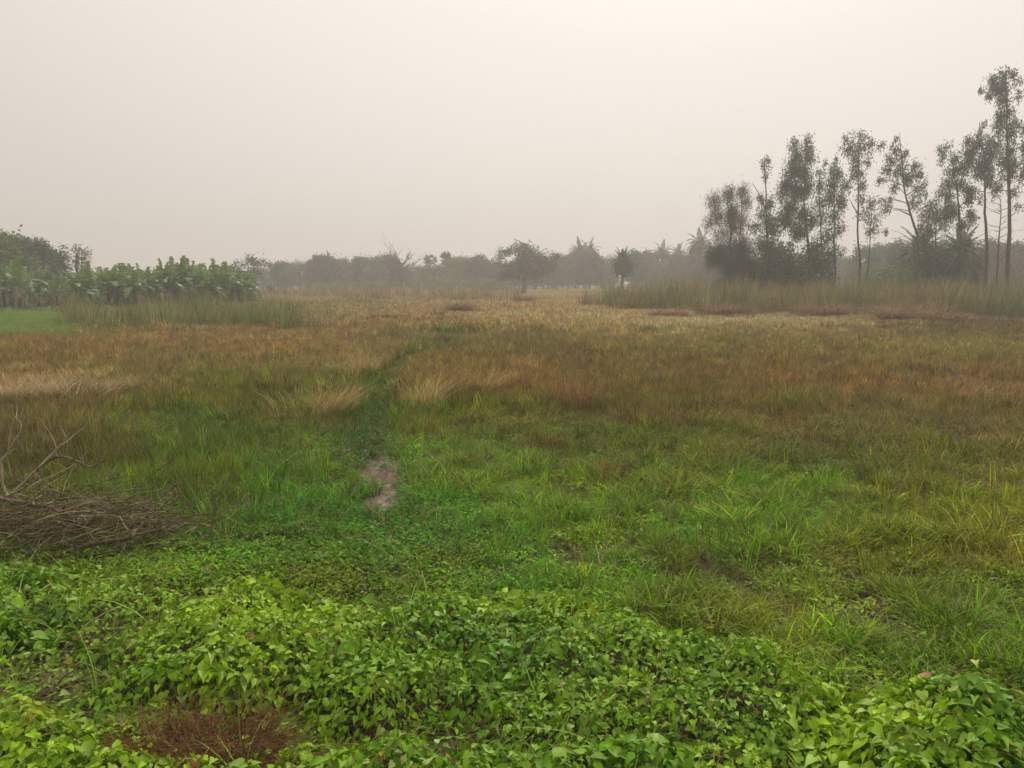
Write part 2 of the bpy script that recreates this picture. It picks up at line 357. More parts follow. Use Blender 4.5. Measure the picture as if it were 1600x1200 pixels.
def scatter(name, P, rotz, tilt, scale, tint, variants, mat=None):
    """one object: the points carry their tint; the tufts stand on them through geometry nodes"""
    n = len(P); k = len(variants)
    V = [np.asarray(P)]; vid = [np.zeros(n)]; bt = [np.zeros(n)]; br = [np.zeros(n)]; F = []; off = n
    for i, (v, f, t, b) in enumerate(variants):
        V.append(v); vid.append(np.full(len(v), i + 1.0)); bt.append(t); br.append(b); F.append(f + off); off += len(v)
    byk = {}
    for f in F: byk.setdefault(f.shape[1], []).append(f)
    V = np.concatenate(V); z = np.zeros((len(V) - n))
    ext = lambda a: np.concatenate([a, np.zeros((len(V) - n,) + a.shape[1:])])
    rot = np.stack([tilt * np.cos(rotz * 3), tilt * np.sin(rotz * 3), rotz], 1)
    me = np_mesh(name, V, [np.concatenate(f) for f in byk.values()], {
        'vid': np.concatenate(vid), 'bt': np.concatenate(bt), 'br': np.concatenate(br), 'tint': ext(tint), 'rot': ext(rot), 'scl': ext(scale),
        'pick': ext(rng.integers(0, k, n).astype(float))}, [mat or M_grass])
    o = put(name, me); md = o.modifiers.new('scatter', 'NODES'); ng = bpy.data.node_groups.new(name, 'GeometryNodeTree'); md.node_group = ng
    ng.interface.new_socket('Geometry', in_out='INPUT', socket_type='NodeSocketGeometry'); ng.interface.new_socket('Geometry', in_out='OUTPUT', socket_type='NodeSocketGeometry')
    N = ng.nodes.new; L = ng.links.new; gi = N('NodeGroupInput'); go = N('NodeGroupOutput')
    def named(nm, ty):
        q = N('GeometryNodeInputNamedAttribute'); q.data_type = ty; q.inputs['Name'].default_value = nm; return q.outputs['Attribute']
    va = named('vid', 'FLOAT')
    def sep(lo, hi):
        c1 = N('FunctionNodeCompare'); c1.data_type = 'FLOAT'; c1.operation = 'GREATER_THAN'; L(va, c1.inputs[0]); c1.inputs[1].default_value = lo
        c2 = N('FunctionNodeCompare'); c2.data_type = 'FLOAT'; c2.operation = 'LESS_THAN'; L(va, c2.inputs[0]); c2.inputs[1].default_value = hi
        b = N('FunctionNodeBooleanMath'); b.operation = 'AND'; L(c1.outputs[0], b.inputs[0]); L(c2.outputs[0], b.inputs[1])
        s = N('GeometryNodeSeparateGeometry'); s.domain = 'POINT'; L(gi.outputs[0], s.inputs[0]); L(b.outputs[0], s.inputs[1]); return s.outputs[0]
    pts = sep(-0.5, 0.5); jn = N('GeometryNodeJoinGeometry')
    for i in range(k):
        g2 = N('GeometryNodeGeometryToInstance'); L(sep(i + 0.5, i + 1.5), g2.inputs[0]); L(g2.outputs[0], jn.inputs[0])
    iop = N('GeometryNodeInstanceOnPoints'); L(pts, iop.inputs['Points']); L(jn.outputs[0], iop.inputs['Instance']); iop.inputs['Pick Instance'].default_value = True
    L(named('pick', 'FLOAT'), iop.inputs['Instance Index'])
    er = N('FunctionNodeEulerToRotation'); L(named('rot', 'FLOAT_VECTOR'), er.inputs[0]); L(er.outputs[0], iop.inputs['Rotation'])
    L(named('scl', 'FLOAT'), iop.inputs['Scale']); L(iop.outputs[0], go.inputs[0])
    tag(o, kind='stuff'); return o

def sample(y0, y1, dens, margin=2.5):
    """points over the strip y0..y1 of the seen field, dens(y) per m2"""
    ys = np.linspace(y0, y1, 60); w_ = (0.70 * ys + margin) * 2 * dens(ys); c = np.concatenate([[0], np.cumsum((w_[1:] + w_[:-1]) / 2 * np.diff(ys))])
    n = int(c[-1]); y = np.interp(rng.random(n) * c[-1], c, ys); x = (rng.random(n) * 2 - 1) * (0.70 * y + margin); return x, y

def field(name, x, y, keep, variants, scl=1.0, tiltv=0.12, tintmul=1.0, jit=0.12, mat=None, tint=None, smul=None):
    k = keep(x, y) if callable(keep) else keep
    if smul is not None: smul = smul[k] if np.ndim(smul) else smul
    x = x[k]; y = y[k]
    if len(x) == 0: return
    tc = cover(x, y) if tint is None else np.broadcast_to(np.asarray(tint, float), (len(x), 3)).copy()
    tc = tc * tintmul * np.exp(jit * rng.normal(0, 1, (len(x), 1)) - jit * jit / 2) * (1 + 0.05 * rng.normal(0, 1, (len(x), 3))); hj = rng.normal(0, jit * .22, (len(x), 1)); tc = tc * np.concatenate([1 + hj, 1 - hj * .2, 1 + hj * .3], 1); tc = np.clip(tc, 0.004, 0.8)
    hz = height(x, y); qx, qy = proj(x, y); hz = np.where((np.abs(qx - 597) < 90) & (np.abs(qy - 745) < 75), np.maximum(hz, PUDDLE_Z + .012), hz); P = np.stack([x, y, hz - 0.01], 1); s = scl * (0.75 + 0.5 * rng.random(len(x))) * (smul if smul is not None else 1)
    return scatter(name, P, rng.random(len(x)) * 6.283, np.abs(rng.normal(0, tiltv, len(x))), s, tc, variants, mat)

PX = lambda x, y: proj(x, y)[0]
PY = lambda x, y: proj(x, y)[1]
def g2(px, py, cx, cy, a, b): return np.exp(-((px - cx) / a) ** 2 - ((py - cy) / b) ** 2)

def sedge_w(px, py, x, y):
    """share of the tall thin brown sedge against broad green grass"""
    s = ss(700, 625, py + 30 * noise(x, y, 2.0, 41, 2))
    s = np.maximum(s, 0.9 * g2(px, py, 130, 720, 220, 80)); s = s * (1 - 0.55 * g2(px, py, 250, 650, 160, 60)) * (1 - 0.7 * g2(px, py, 720, 650, 110, 40))
    return s
def low_w(px, py): 
    w_ = np.maximum(g2(px, py, 600, 845, 130, 60), path_w(px, py)); w_ = np.maximum(w_, g2(px, py, 540, 710, 70, 60)); return np.maximum(w_, 0.8 * g2(px, py, 420, 900, 320, 26))
def wet(px, py, x, y): return np.exp(-(((px - 597 - 0.12 * (py - 742)) / 40) ** 2 + ((py - 745) / 52) ** 2)) + 0.4 * noise(x, y, 0.25, 51, 3)

def lushV(k, h, wd, n, sprd, seg=4):
    return [blades(n, h, wd, sprd, 0.28, 0.55, seg, 100 + k * 10 + i) for i in range(4)]
def sedgeV(h, wd, n, sprd, seg=3):
    return [blades(n, h, wd, sprd, 0.16, 0.22, seg, 200 + i, azim=0.3 + 2 * i) for i in range(4)]

def grass_all():
    # near green grass
    x, y = sample(3.4, 13.5, lambda y: 820 * np.clip(6.5 / y, 0.5, 1))
    px, py = proj(x, y); f = vine_f(x, y); wt = wet(px, py, x, y)
    keep = (f < 0.1) & (py < np.interp(px, VX, VY) + 35) & ((wt < 0.4) | ((wt < .7) & (noise(x, y, .15, 59, 2) > .5))) & (rng.random(len(x)) > low_w(px, py) * 0.93) & (rng.random(len(x)) > 0.75 * sedge_w(px, py, x, y))
    hs = 0.8 + 0.25 * noise(x, y, 0.8, 61, 2) + 0.3 * noise(x, y, 0.25, 62, 1)
    hs = hs * (1 - 0.35 * g2(px, py, 350, 850, 260, 70)) * (1 - 0.3 * ss(800, 900, py) * ss(1000, 800, px))
    field('green_grass', x, y, keep, [blades(7, 0.13, 0.0105, 0.03, 0.45, 0.7, 4, 100 + i, hv=.6) for i in range(8)], smul=np.clip(hs, 0.3, 1.3), tiltv=0.38, jit=0.42)
    # low weeds on the wet ground, and between the grass
    x, y = sample(3.4, 15, lambda y: 300 * np.clip(6 / y, 0.4, 1))
    px, py = proj(x, y); f = vine_f(x, y); wt = wet(px, py, x, y)
    keep = (f < 0.15) & ((wt < 0.45) | ((noise(x, y, .17, 58, 2) > .35) & (rng.random(len(x)) < .2))) & (rng.random(len(x)) < low_w(px, py) * 0.9 + 0.12)
    hv = [herb(34, 0.11, 0.09, 0.04, 300 + i) for i in range(4)] + [blades(14, 0.12, 0.005, 0.08, 0.6, 0.9, 3, 310)]
    field('low_creeping_weeds', x, y, keep, hv, tintmul=1.0, tiltv=0.15)
    # sedge, near and middle
    x, y = sample(5.5, 15, lambda y: 230 * np.clip(9 / y, 0.5, 1))
    px, py = proj(x, y); keep = (vine_f(x, y) < -0.3) & (wet(px, py, x, y) < 0.35) & (rng.random(len(x)) < sedge_w(px, py, x, y) + 0.05) & (rng.random(len(x)) > path_w(px, py) * 0.95)
    field('brown_sedge', x, y, keep, sedgeV(0.25, 0.0085, 8, 0.045), tiltv=0.2, jit=.42, smul=np.clip(0.9 + 0.35 * noise(x, y, 1.2, 63, 2), 0.4, 1.5))
    x, y = sample(13, 34, lambda y: 150 * np.clip(14 / y, 0.3, 1) ** 1.3)
    px, py = proj(x, y); keep = rng.random(len(x)) > path_w(px, py) * 0.97
    field('mixed_field_grass', x, y, keep, sedgeV(0.24, 0.018, 8, 0.055) + lushV(1, 0.18, 0.021, 7, 0.055, 3)[:2], tiltv=0.2, jit=.45, smul=np.clip(0.9 + 0.3 * noise(x, y, 1.6, 64, 2), 0.4, 1.4))
    # single dead stems and seed stalks standing in the grass
    x, y = sample(5.5, 34, lambda y: 26 * np.clip(12 / y, .3, 1)); px, py = proj(x, y)
    stal = [blades(4, 0.42, 0.005, 0.10, 0.5, 0.5, 4, 350 + i, hv=.5) for i in range(5)]
    field('dry_stalks_in_grass', x, y, (vine_f(x, y) < -.2) & (rng.random(len(x)) < .35 + .5 * ss(-.1, .5, noise(x, y, 1.3, 55, 2)) + .0 * y) & (path_w(px, py) < .3) & (rng.random(len(x)) < .15 + .85 * ss(840, 640, py)), stal, tint=lin((158, 128, 86)) * 1.1, jit=.25, smul=.7 + .5 * ss(8, 20, y) )
    # short turf on the path further out
    x, y = sample(9, 32, lambda y: 40 + 0 * y); px, py = proj(x, y)
    field('path_turf', x, y, (path_w(px, py) > 0.35) & (wet(px, py, x, y) < 0.4), lushV(2, 0.09, 0.011, 16, 0.12, 3))
    # far field
    x, y = sample(32, 75, lambda y: 30 * (32 / y) ** 1.3, 6)
    px, py = proj(x, y); rice = (py > 491) & (px < 118) & (py < 524)
    sh = np.where((px > 950) & (py < 522), 0.75, 1.0)
    field('far_field_grass', x, y, ~rice, sedgeV(0.36, 0.05, 11, 0.17), tiltv=0.14, jit=.42, smul=np.clip(0.85 + 0.35 * noise(x, y, 3, 65, 2), 0.35, 1.5) * sh)
    x, y = sample(75, 200, lambda y: 4.6 * (75 / y) ** 1.5, 10)
    field('distant_field_grass', x, y, np.ones(len(x), bool), sedgeV(0.5, 0.07, 22, 0.6, 2), smul=np.clip(0.8 + 0.4 * noise(x, y, 8, 66, 2), 0.3, 1.5))
    # rice field at the left
    x, y = sample(30, 54, lambda y: 40 + 0 * y, 8); px, py = proj(x, y)
    field('rice_crop', x, y, (py > 491) & (px < 120) & (py < 525), lushV(3, 0.26, 0.02, 16, 0.13, 2), tint=lin((106, 138, 50)) * 1.5, smul=0.9, jit=0.07)
    x, y = sample(2.3, 6, lambda y: 13 + 0 * y, 1.5)
    field('grass_among_creeper', x, y, vine_f(x, y) > .1, [blades(5, 0.26, 0.007, 0.03, 0.4, 0.7, 5, 360 + i, hv=.4) for i in range(5)], tint=lin((100, 132, 44)) * 1.6, jit=.3)
    # dry straw lying in the bare patches and among the grass
    x, y = sample(2.2, 10.5, lambda y: 260 + 0 * y, 1.5); f = vine_f(x, y); px, py = proj(x, y)
    hole = (f < 0.2) & (py > np.interp(px, VX, VY) + 30); wt = wet(px, py, x, y)
    keep = np.where(hole, rng.random(len(x)) < 0.9, (rng.random(len(x)) < 0.10)) | ((wt > 0.3) & (rng.random(len(x)) < 0.06 + .25 * (noise(x, y, .3, 57, 2) > .25)))
    litter = [blades(10, 0.13, 0.004, 0.07, 2.6, 1.2, 3, 400 + i, hv=0.6, base_lift=0.01) for i in range(4)]
    for v in litter: v[0][:, 2] *= 0.28; v[0][:, 2] += 0.012
    field('dry_straw_litter', x, y, keep, litter, tint=lin((146, 120, 86)) * 0.75, jit=0.3, mat=M_grass)
    # tall reeds: band at right and middle left
    def reeds(name, X0, X1, Y0, Y1, dn, h, wd, mul, seed, tint, edge=None):
        n = int((X1 - X0) * (Y1 - Y0) * dn); x = X0 + rng.random(n) * (X1 - X0); y = Y0 + rng.random(n) * (Y1 - Y0); px, py = proj(x, y)
        keep = edge(px + rng.normal(0, 9, n), py, x, y) & (noise(x, y, 1.8, seed + 2, 2) > -.55)
        tt = tint(px, py, x, y)[keep] * ALB
        o = field(name, x, y, keep, [blades(16, h, wd, 0.22, 0.12, 0.2, 3, seed + i, hv=0.65) for i in range(4)], tint=tt, smul=np.clip(0.88 + 0.30 * noise(x, y, 3.0, seed, 3) + .3 * noise(x, y, .7, seed + 1, 2), 0.25, 1.35), jit=0.24)
        return o
    def mixc(w_, a, b): w_ = np.clip(w_, 0, 1)[:, None]; return lin(a) * (1 - w_) + lin(b) * w_
    reeds('tall_reeds_at_right', 4, 62, 45, 68, 6.0, 1.5, 0.035, 1, 500, lambda px, py, x, y: mixc(0.5 + 0.6 * noise(x, y, 2.5, 71, 3), (106, 94, 58), (86, 92, 50)),
          lambda px, py, x, y: (px > 950 + 40 * noise(x, y, 3, 72, 1)) & (y > 50 - 4 * ss(1100, 1600, px) + 2 * noise(x, y, 4, 73, 2) + 8 * ss(1100, 950, px)))
    reeds('green_reeds_at_left', -28, -8, 32, 44, 10, 1.05, 0.024, 1, 520, lambda px, py, x, y: mixc(0.25 + 0.9 * noise(x, y, 1.6, 74, 2) + 0.45 * ss(160, 300, px), (76, 100, 50), (114, 108, 66)),
          lambda px, py, x, y: (px > 112 + 6 * noise(x, y, 1, 75, 1)) & (px < 500 + 30 * noise(x, y, 3, 76, 2)) & (y > 34 + 1.2 * noise(x, y, 2, 77, 2)) & (rng.random(len(x)) < ss(520, 430, px)))
    reeds('distant_reeds', -45, 8, 78, 118, 1.6, 1.1, 0.08, 1, 540, lambda px, py, x, y: mixc(0.5 + 0.6 * noise(x, y, 6, 78, 2), (128, 108, 82), (110, 106, 66)),
          lambda px, py, x, y: (px > 410) & (px < 800) & (noise(x, y, 12, 79, 2) > -0.35))
grass_all()

# ------------------------------------------------------------------ creeper with heart-shaped leaves
def build_vines():
    n = 112000
    y = 1.9 + rng.random(n) * 4.6; x = (rng.random(n) * 2 - 1) * (0.70 * y + 1.6)
    f = vine_f(x, y); keep = (f > 0) | (rng.random(n) < np.exp(f * 2.2) * .75) & (f > -1.6); x = x[keep]; y = y[keep]; f = f[keep]; n = len(x)
    def canopy(x, y):
        ff = np.clip(vine_f(x, y), 0, 1.2)
        m = 0.5 + 0.5 * noise(x, y, 0.62, 81, 2); px, py = proj(x, y)
        extra = 0.14 * g2(px, py, 700, 965, 120, 40) + 0.12 * g2(px, py, 850, 1050, 150, 60) + 0.16 * g2(px, py, 430, 1030, 200, 70) + 0.18 * g2(px, py, 40, 930, 70, 40) + 0.14 * g2(px, py, 1480, 1130, 120, 60) + 0.12 * g2(px, py, 600, 1170, 60, 30)
        return height(x, y) + 0.03 + (0.05 + 0.20 * m + extra) * ss(-0.1, 1.5, ff) * (1 - 0.5 * g2(px, py, 160, 1010, 150, 60)) + 0.075 * noise(x, y, 0.2, 82, 2) * ss(0, .5, ff)
    e_ = 0.03; z = canopy(x, y); gxx = (canopy(x + e_, y) - canopy(x - e_, y)) / (2 * e_); gyy = (canopy(x, y + e_) - canopy(x, y - e_)) / (2 * e_)
    nr = np.stack([-gxx * 0.8, -gyy * 0.8, np.ones(n)], 1); nr += rng.normal(0, 0.6, (n, 3)) * [1, 1, 0.5]; nr[:, 2] = np.abs(nr[:, 2]) + 0.22; nr /= np.linalg.norm(nr, axis=1)[:, None]
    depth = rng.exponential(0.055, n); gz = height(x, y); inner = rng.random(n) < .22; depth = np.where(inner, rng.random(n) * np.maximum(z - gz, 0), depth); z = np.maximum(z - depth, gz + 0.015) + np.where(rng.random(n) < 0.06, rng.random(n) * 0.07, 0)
    # tips hang outward and down
    d = np.stack([-gxx + rng.normal(0, 0.7, n), -gyy - 0.25 + rng.normal(0, 0.7, n), -0.5 + 0 * x], 1); d -= nr * (d * nr).sum(1)[:, None]; d /= np.linalg.norm(d, axis=1)[:, None]
    s = np.cross(nr, d)
    px, py = proj(x, y)
    size = (0.040 + 0.030 * rng.random(n)) * (0.76 + 0.22 * noise(x, y, 0.5, 83, 2)) * np.where((q_ := rng.random(n)) < 0.28, 0.5, np.where(q_ > .9, 1.4, 1.0)); size = np.clip(size, 0.014, 0.11) * (1 + 0.45 * g2(px, py, 1450, 1130, 160, 80))
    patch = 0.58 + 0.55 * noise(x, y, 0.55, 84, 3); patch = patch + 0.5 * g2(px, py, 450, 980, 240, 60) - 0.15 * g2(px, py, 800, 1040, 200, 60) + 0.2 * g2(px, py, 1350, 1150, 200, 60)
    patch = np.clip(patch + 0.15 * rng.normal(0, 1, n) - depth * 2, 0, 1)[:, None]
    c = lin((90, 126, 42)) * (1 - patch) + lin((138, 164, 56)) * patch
    yel = rng.random(n); c[yel > 0.994] = lin((150, 138, 56)); c[(yel > 0.985) & (yel < .99)] = lin((120, 84, 54)); pale = (yel > 0.9) & (yel < 0.94); c[pale] = lin((150, 168, 100))
    c = c * (1 + 0.16 * rng.normal(0, 1, (n, 1))) * 1.06; c = np.clip(sat(c, 1.22) * 1.3, 0.008, 0.75)
    # outline of one leaf: u across, v along; midrib at u = 0
    ctr = [(0, 0.06, 0), (0, 0.36, -.05), (0, 0.68, -.06), (0, 1.06, -.22)]
    rt = [(0.20, -0.10, .04), (0.42, 0.06, .10), (0.43, 0.26, .12), (0.30, 0.52, .07), (0.13, 0.80, -.03)]
    P = ctr + rt + [(-a, b, c_) for a, b, c_ in rt]
    curl = rng.random(n) * 2.0 + 0.2; aw = (0.65 + 0.6 * rng.random(n))[:, None]; al = (0.8 + .45 * rng.random(n))[:, None]; tw = rng.normal(0, .35, n)[:, None]; V = []
    for (a, b, h_) in P:
        sc = (size)[:, None]; V.append(np.stack([x, y, z], 1) + sc * (s * (a * aw + tw * b * b * .4) + d * b * al + nr * (h_ * curl[:, None] + tw * a * b)))
    m = len(P); V = np.stack(V, 1).reshape(-1, 3)
    T = []; Q = []
    for o_, sg in ((4, 1), (9, -1)):
        t3 = [(0, o_, o_ + 1), (3, 2, o_ + 4)]; q4 = [(0, o_ + 1, o_ + 2, 1), (1, o_ + 2, o_ + 3, 2), (2, o_ + 3, o_ + 4, 2)]
        t3.append((2, o_ + 3, o_ + 4)); q4 = q4[:2]
        for t_ in t3: T.append(t_ if sg > 0 else t_[::-1])
        for q in q4: Q.append(q if sg > 0 else q[::-1])
    b = (np.arange(n) * m)[:, None, None]
    Tt = (b + np.array(T)[None]).reshape(-1, 3); Qq = (b + np.array(Q)[None]).reshape(-1, 4)
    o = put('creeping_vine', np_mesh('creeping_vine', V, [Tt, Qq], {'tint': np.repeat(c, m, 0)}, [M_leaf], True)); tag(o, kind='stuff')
    # runners and tendrils over the leaves
    mb = MB(); r = rng
    for i in range(520):
        yy = 2.2 + r.random() * 3.8; xx = (r.random() * 2 - 1) * (0.7 * yy + 1)
        if vine_f(np.array([xx]), np.array([yy]))[0] < 0: continue
        az = r.random() * 6.283; L_ = 0.15 + 0.4 * r.random(); k = 7; pts = []; lift = 0.02 + 0.05 * r.random()
        for j in range(k):
            t = j / (k - 1); xx += math.cos(az) * L_ / k; yy += math.sin(az) * L_ / k; az += r.normal(0, 0.35)
            pts.append((xx, yy, float(canopy(np.array([xx]), np.array([yy]))[0]) + lift * math.sin(t * 3.1) - 0.015))
        mb.tube(pts, np.linspace(0.0022, 0.0012, k), 4, lin((150, 150, 80)) if r.random() < 0.6 else lin((150, 110, 70)))
    o = mb.build('vine_runners', M_dry); tag(o, kind='stuff')
    return canopy
canopy = build_vines()

# ------------------------------------------------------------------ trees
def leafcloud(mb, C, sig, per, L_, W_, droop, cols, r, up=0.0):
    """per leaves around each centre C; droop 1 hangs straight down, 0 any way"""
    C = np.repeat(np.asarray(C, float), per, 0); n = len(C)
    p = C + r.normal(0, 1, (n, 3)) * np.array([sig * (.75 if droop > .3 else 1), sig * (.75 if droop > .3 else 1), sig * (1.35 if droop > .3 else 1)])
    d = r.normal(0, 1, (n, 3)); d[:, 2] = d[:, 2] * (1 - droop) - droop * 2.2 + up; d /= np.linalg.norm(d, axis=1)[:, None]
    q = r.normal(0, 1, (n, 3)); s = np.cross(d, q); s /= np.linalg.norm(s, axis=1)[:, None]; nn = np.cross(s, d)
    l = (L_ * (0.6 + 0.8 * r.random(n)))[:, None]; w_ = (W_ * (0.6 + 0.8 * r.random(n)))[:, None]
    V = np.stack([p, p + d * l * .45 + s * w_ * .5 + nn * w_ * .15, p + d * l - nn * w_ * .3, p + d * l * .45 - s * w_ * .5 + nn * w_ * .15], 1).reshape(-1, 3)
    b = np.arange(n)[:, None] * 4; F = np.concatenate([b + [0, 1, 2], b + [0, 2, 3]])
    k = r.random((n // per + 1, 1)).repeat(per, 0)[:n]; k = np.clip(k + r.normal(0, .2, (n, 1)), 0, 1)
    c = np.asarray(cols[0]) * (1 - k) + np.asarray(cols[1]) * k
    mb.add(V, F, np.repeat(c, 4, 0))

def ellip(r, n, shell=0.5):
    v = r.normal(0, 1, (n, 3)); v /= np.linalg.norm(v, axis=1)[:, None]; return v * (shell + (1 - shell) * r.random((n, 1)))

def bez(a, b, bend, r, k=5):
    a = np.asarray(a, float); b = np.asarray(b, float); off = r.normal(0, 1, 3) * np.linalg.norm(b - a) * bend; off[2] = abs(off[2]) * 0.6
    return [a + (b - a) * t + off * math.sin(math.pi * t) for t in np.linspace(0, 1, k)]

def tree_px(name, D, trunk, rad, blobs, label, cat='tree', leaf=(0.21, 0.075), droop=0.6, sub=19, per=34, sig=0.26, cols=None, group=None, seed=0, limb=0.03, bark=None, stems=()):
    """trunk: photo points base->top at distance D; blobs: (px,py,rx,ry[,amount])"""
    r = np.random.default_rng(900 + seed); P = [np.array(at(a, b, D)) for a, b in trunk]
    g = P[0].copy(); g[2] = float(height(g[0:1], g[1:2])[0]) - 0.05
    P[0] = g; o = empty(name, tuple(g)); tag(o, label, cat, group)
    P = [p + np.array([0, r.normal(0, 0.12), 0]) * (i > 0) for i, p in enumerate(P)]
    Q = [p - g for p in P]
    tb = MB(); tt = [Q[0]]
    for i in range(len(Q) - 1):
        for t in (0.33, 0.66, 1.0): tt.append(Q[i] * (1 - t) + Q[i + 1] * t + r.normal(0, 0.035, 3) * (t < 1))
    rr = np.linspace(rad, rad * 0.15, len(tt)); rr[0] *= 1.35
    tb.tube(tt, rr, 8)
    for st in stems:
        S = [np.array(at(a, b, D)) - g for a, b in st]; S[0][2] = max(S[0][2], 0) if st[0][1] < 440 else -0.05
        tb.tube(S, np.linspace(rad * 0.55, rad * 0.1, len(S)), 6)
    ta = np.array(tt); cols = cols or (lin((70, 94, 66)), lin((104, 124, 90)))
    fb = MB(); up = g * 0
    for bl in blobs:
        bx, by, rx, ry = bl[:4]; am = bl[4] if len(bl) > 4 else 1.0
        c = np.array(at(bx, by, D)) - g; c[1] += r.normal(0, 0.3); a = rx * D / 1200; b = ry * D / 1200
        # limb from trunk, rising
        cand = ta[ta[:, 2] < max(c[2] - 0.15 * b, ta[2, 2] * 0.5)]; cand = cand if len(cand) else ta[:1]
        k = np.argmin(np.linalg.norm(cand - c, axis=1)); src = cand[k]; ri = float(np.interp(src[2], ta[:, 2], rr))
        lp = bez(src, c, 0.08, r, 6); tb.tube(lp, np.linspace(min(limb * 1.3, ri * 0.8), 0.012, 6), 5)
        ns = max(2, int(sub * am * (a * b) / 0.5)); e = ellip(r, ns, 0.05) * 1.15 * [a, min(a, b * 1.2) if a > b else a, b] + c
        for q in e[::2]:
            s0 = lp[r.integers(2, 6)]; tb.tube(bez(s0, q, 0.1, r, 4), [0.014, 0.011, 0.008, 0.005], 4)
        leafcloud(fb, e, sig * min(1, (a + b) * 0.8), per, leaf[0], leaf[1], droop, cols, r)
    tb.build('trunk', bark or M_bark, o); fb.build('crown', M_tree, o, False)
    return o

GE = 'tall thin trees in the row at right'
def e_(*a, **k): return tree_px('slender_tree', *a, group=GE, **k)
tree_px('casuarina_tree', 70, [(1143, 445), (1142, 400), (1140, 350), (1136, 300)], 0.16,
   [(1115, 315, 14, 9), (1135, 303, 16, 9), (1158, 300, 12, 8), (1122, 335, 14, 12), (1146, 330, 16, 14), (1166, 318, 7, 14), (1112, 348, 12, 6, .8), (1130, 365, 16, 9, .8), (1160, 340, 14, 6, .8), (1160, 352, 12, 5, .6),
    (1145, 350, 14, 14), (1128, 395, 24, 16, 1.5), (1155, 390, 22, 20, 1.5), (1140, 420, 22, 20, 1.3), (1165, 415, 16, 18, 1.2), (1118, 400, 14, 10)],
   'bushy feathery tree with drooping needle foliage at left end of the tree row', leaf=(0.34, 0.03), droop=0.55, sub=17, per=60, sig=0.3, cols=(lin((62, 72, 54)), lin((82, 92, 66))), seed=1, group=GE,
   stems=[[(1152, 446), (1154, 400), (1158, 345), (1160, 300)]])
e_(69, [(1202, 445), (1200, 390), (1198, 330), (1197, 290), (1195, 245)], 0.13,
   [(1190, 250, 7, 6, .4), (1204, 248, 6, 5, .4), (1196, 262, 9, 9, .45), (1197, 282, 6, 10, .45), (1189, 312, 9, 7, .8), (1203, 318, 9, 10), (1192, 335, 12, 6, .7), (1200, 345, 12, 14), (1184, 355, 10, 8), (1208, 360, 12, 14), (1190, 385, 16, 12, 1.2), (1205, 395, 15, 16, 1.4), (1190, 420, 14, 16, .9)],
   'sparse slim tree with bare wispy top between feathery tree and densest tree', seed=2, stems=[[(1197, 330), (1186, 303), (1176, 286)]])
e_(68, [(1270, 446), (1266, 420), (1262, 380), (1258, 330), (1256, 280), (1257, 222)], 0.17,
   [(1240, 228, 9, 9, .7), (1257, 220, 9, 6, .7), (1270, 228, 9, 8, .6), (1246, 245, 12, 9), (1263, 246, 12, 9), (1238, 265, 13, 14, 1.3), (1258, 268, 12, 14, 1.3), (1228, 290, 12, 12, 1.3), (1248, 298, 15, 15, 1.4), (1268, 292, 9, 14, .9), (1222, 305, 7, 9, .7),
    (1238, 325, 14, 12, 1.3), (1255, 335, 12, 12), (1225, 345, 15, 14, 1.3), (1245, 362, 16, 12, 1.2), (1272, 345, 11, 18, .6), (1275, 385, 9, 16, .6)],
   'tallest dense dark crown in left half of the tree row with slightly leaning trunk', seed=3, sub=22, per=36)
e_(71, [(1284, 446), (1283, 400), (1282, 340), (1281, 290), (1282, 262)], 0.08,
   [(1280, 270, 6, 8, .7), (1283, 290, 8, 12, .8), (1280, 315, 8, 14, .8), (1284, 340, 9, 12, .8), (1290, 365, 9, 12, .7), (1286, 395, 8, 14, .6), (1294, 408, 8, 8, .6)],
   'very thin tree stem with loose leaves just right of densest crown', seed=4)
e_(70, [(1305, 446), (1306, 425), (1303, 390), (1304, 340), (1303, 290), (1302, 252)], 0.11,
   [(1292, 252, 6, 5, .5), (1304, 250, 7, 5, .6), (1298, 266, 10, 8), (1312, 270, 8, 10, .8), (1302, 288, 13, 12, 1.1), (1320, 290, 8, 12, .8), (1296, 310, 10, 12), (1312, 316, 12, 12), (1303, 340, 13, 10, .9), (1307, 360, 10, 10, .7), (1300, 375, 9, 10, .6), (1302, 393, 14, 6, 1.1), (1318, 394, 8, 5, .5)],
   'slim straight tree with low leafy skirt standing between two gaps of sky', seed=5)
e_(70, [(1345, 446), (1345, 410), (1341, 360), (1340, 310), (1341, 260), (1342, 215)], 0.12,
   [(1330, 216, 9, 6, .7), (1342, 212, 11, 6, .8), (1328, 232, 10, 9), (1345, 230, 12, 9, .9), (1360, 225, 10, 6, .8), (1370, 234, 7, 7, .6), (1338, 250, 12, 9), (1352, 252, 6, 10, .6), (1342, 272, 12, 9), (1345, 290, 8, 9, .8), (1335, 262, 6, 8, .6)],
   'slim tree with high umbrella-like tuft and long bare lower trunk', seed=6, stems=[[(1341, 335), (1333, 322), (1327, 310)]])
e_(69, [(1348, 446), (1356, 415), (1359, 380), (1362, 330), (1360, 305)], 0.07,
   [(1348, 312, 8, 9, .6), (1360, 318, 9, 9, .6), (1350, 335, 9, 10, .6), (1366, 340, 9, 12, .5), (1358, 360, 10, 12, .5), (1376, 325, 7, 8, .3), (1382, 362, 5, 4, .8)],
   'low thin sapling with sparse leaves leaning beside high-tufted slim tree', seed=7)
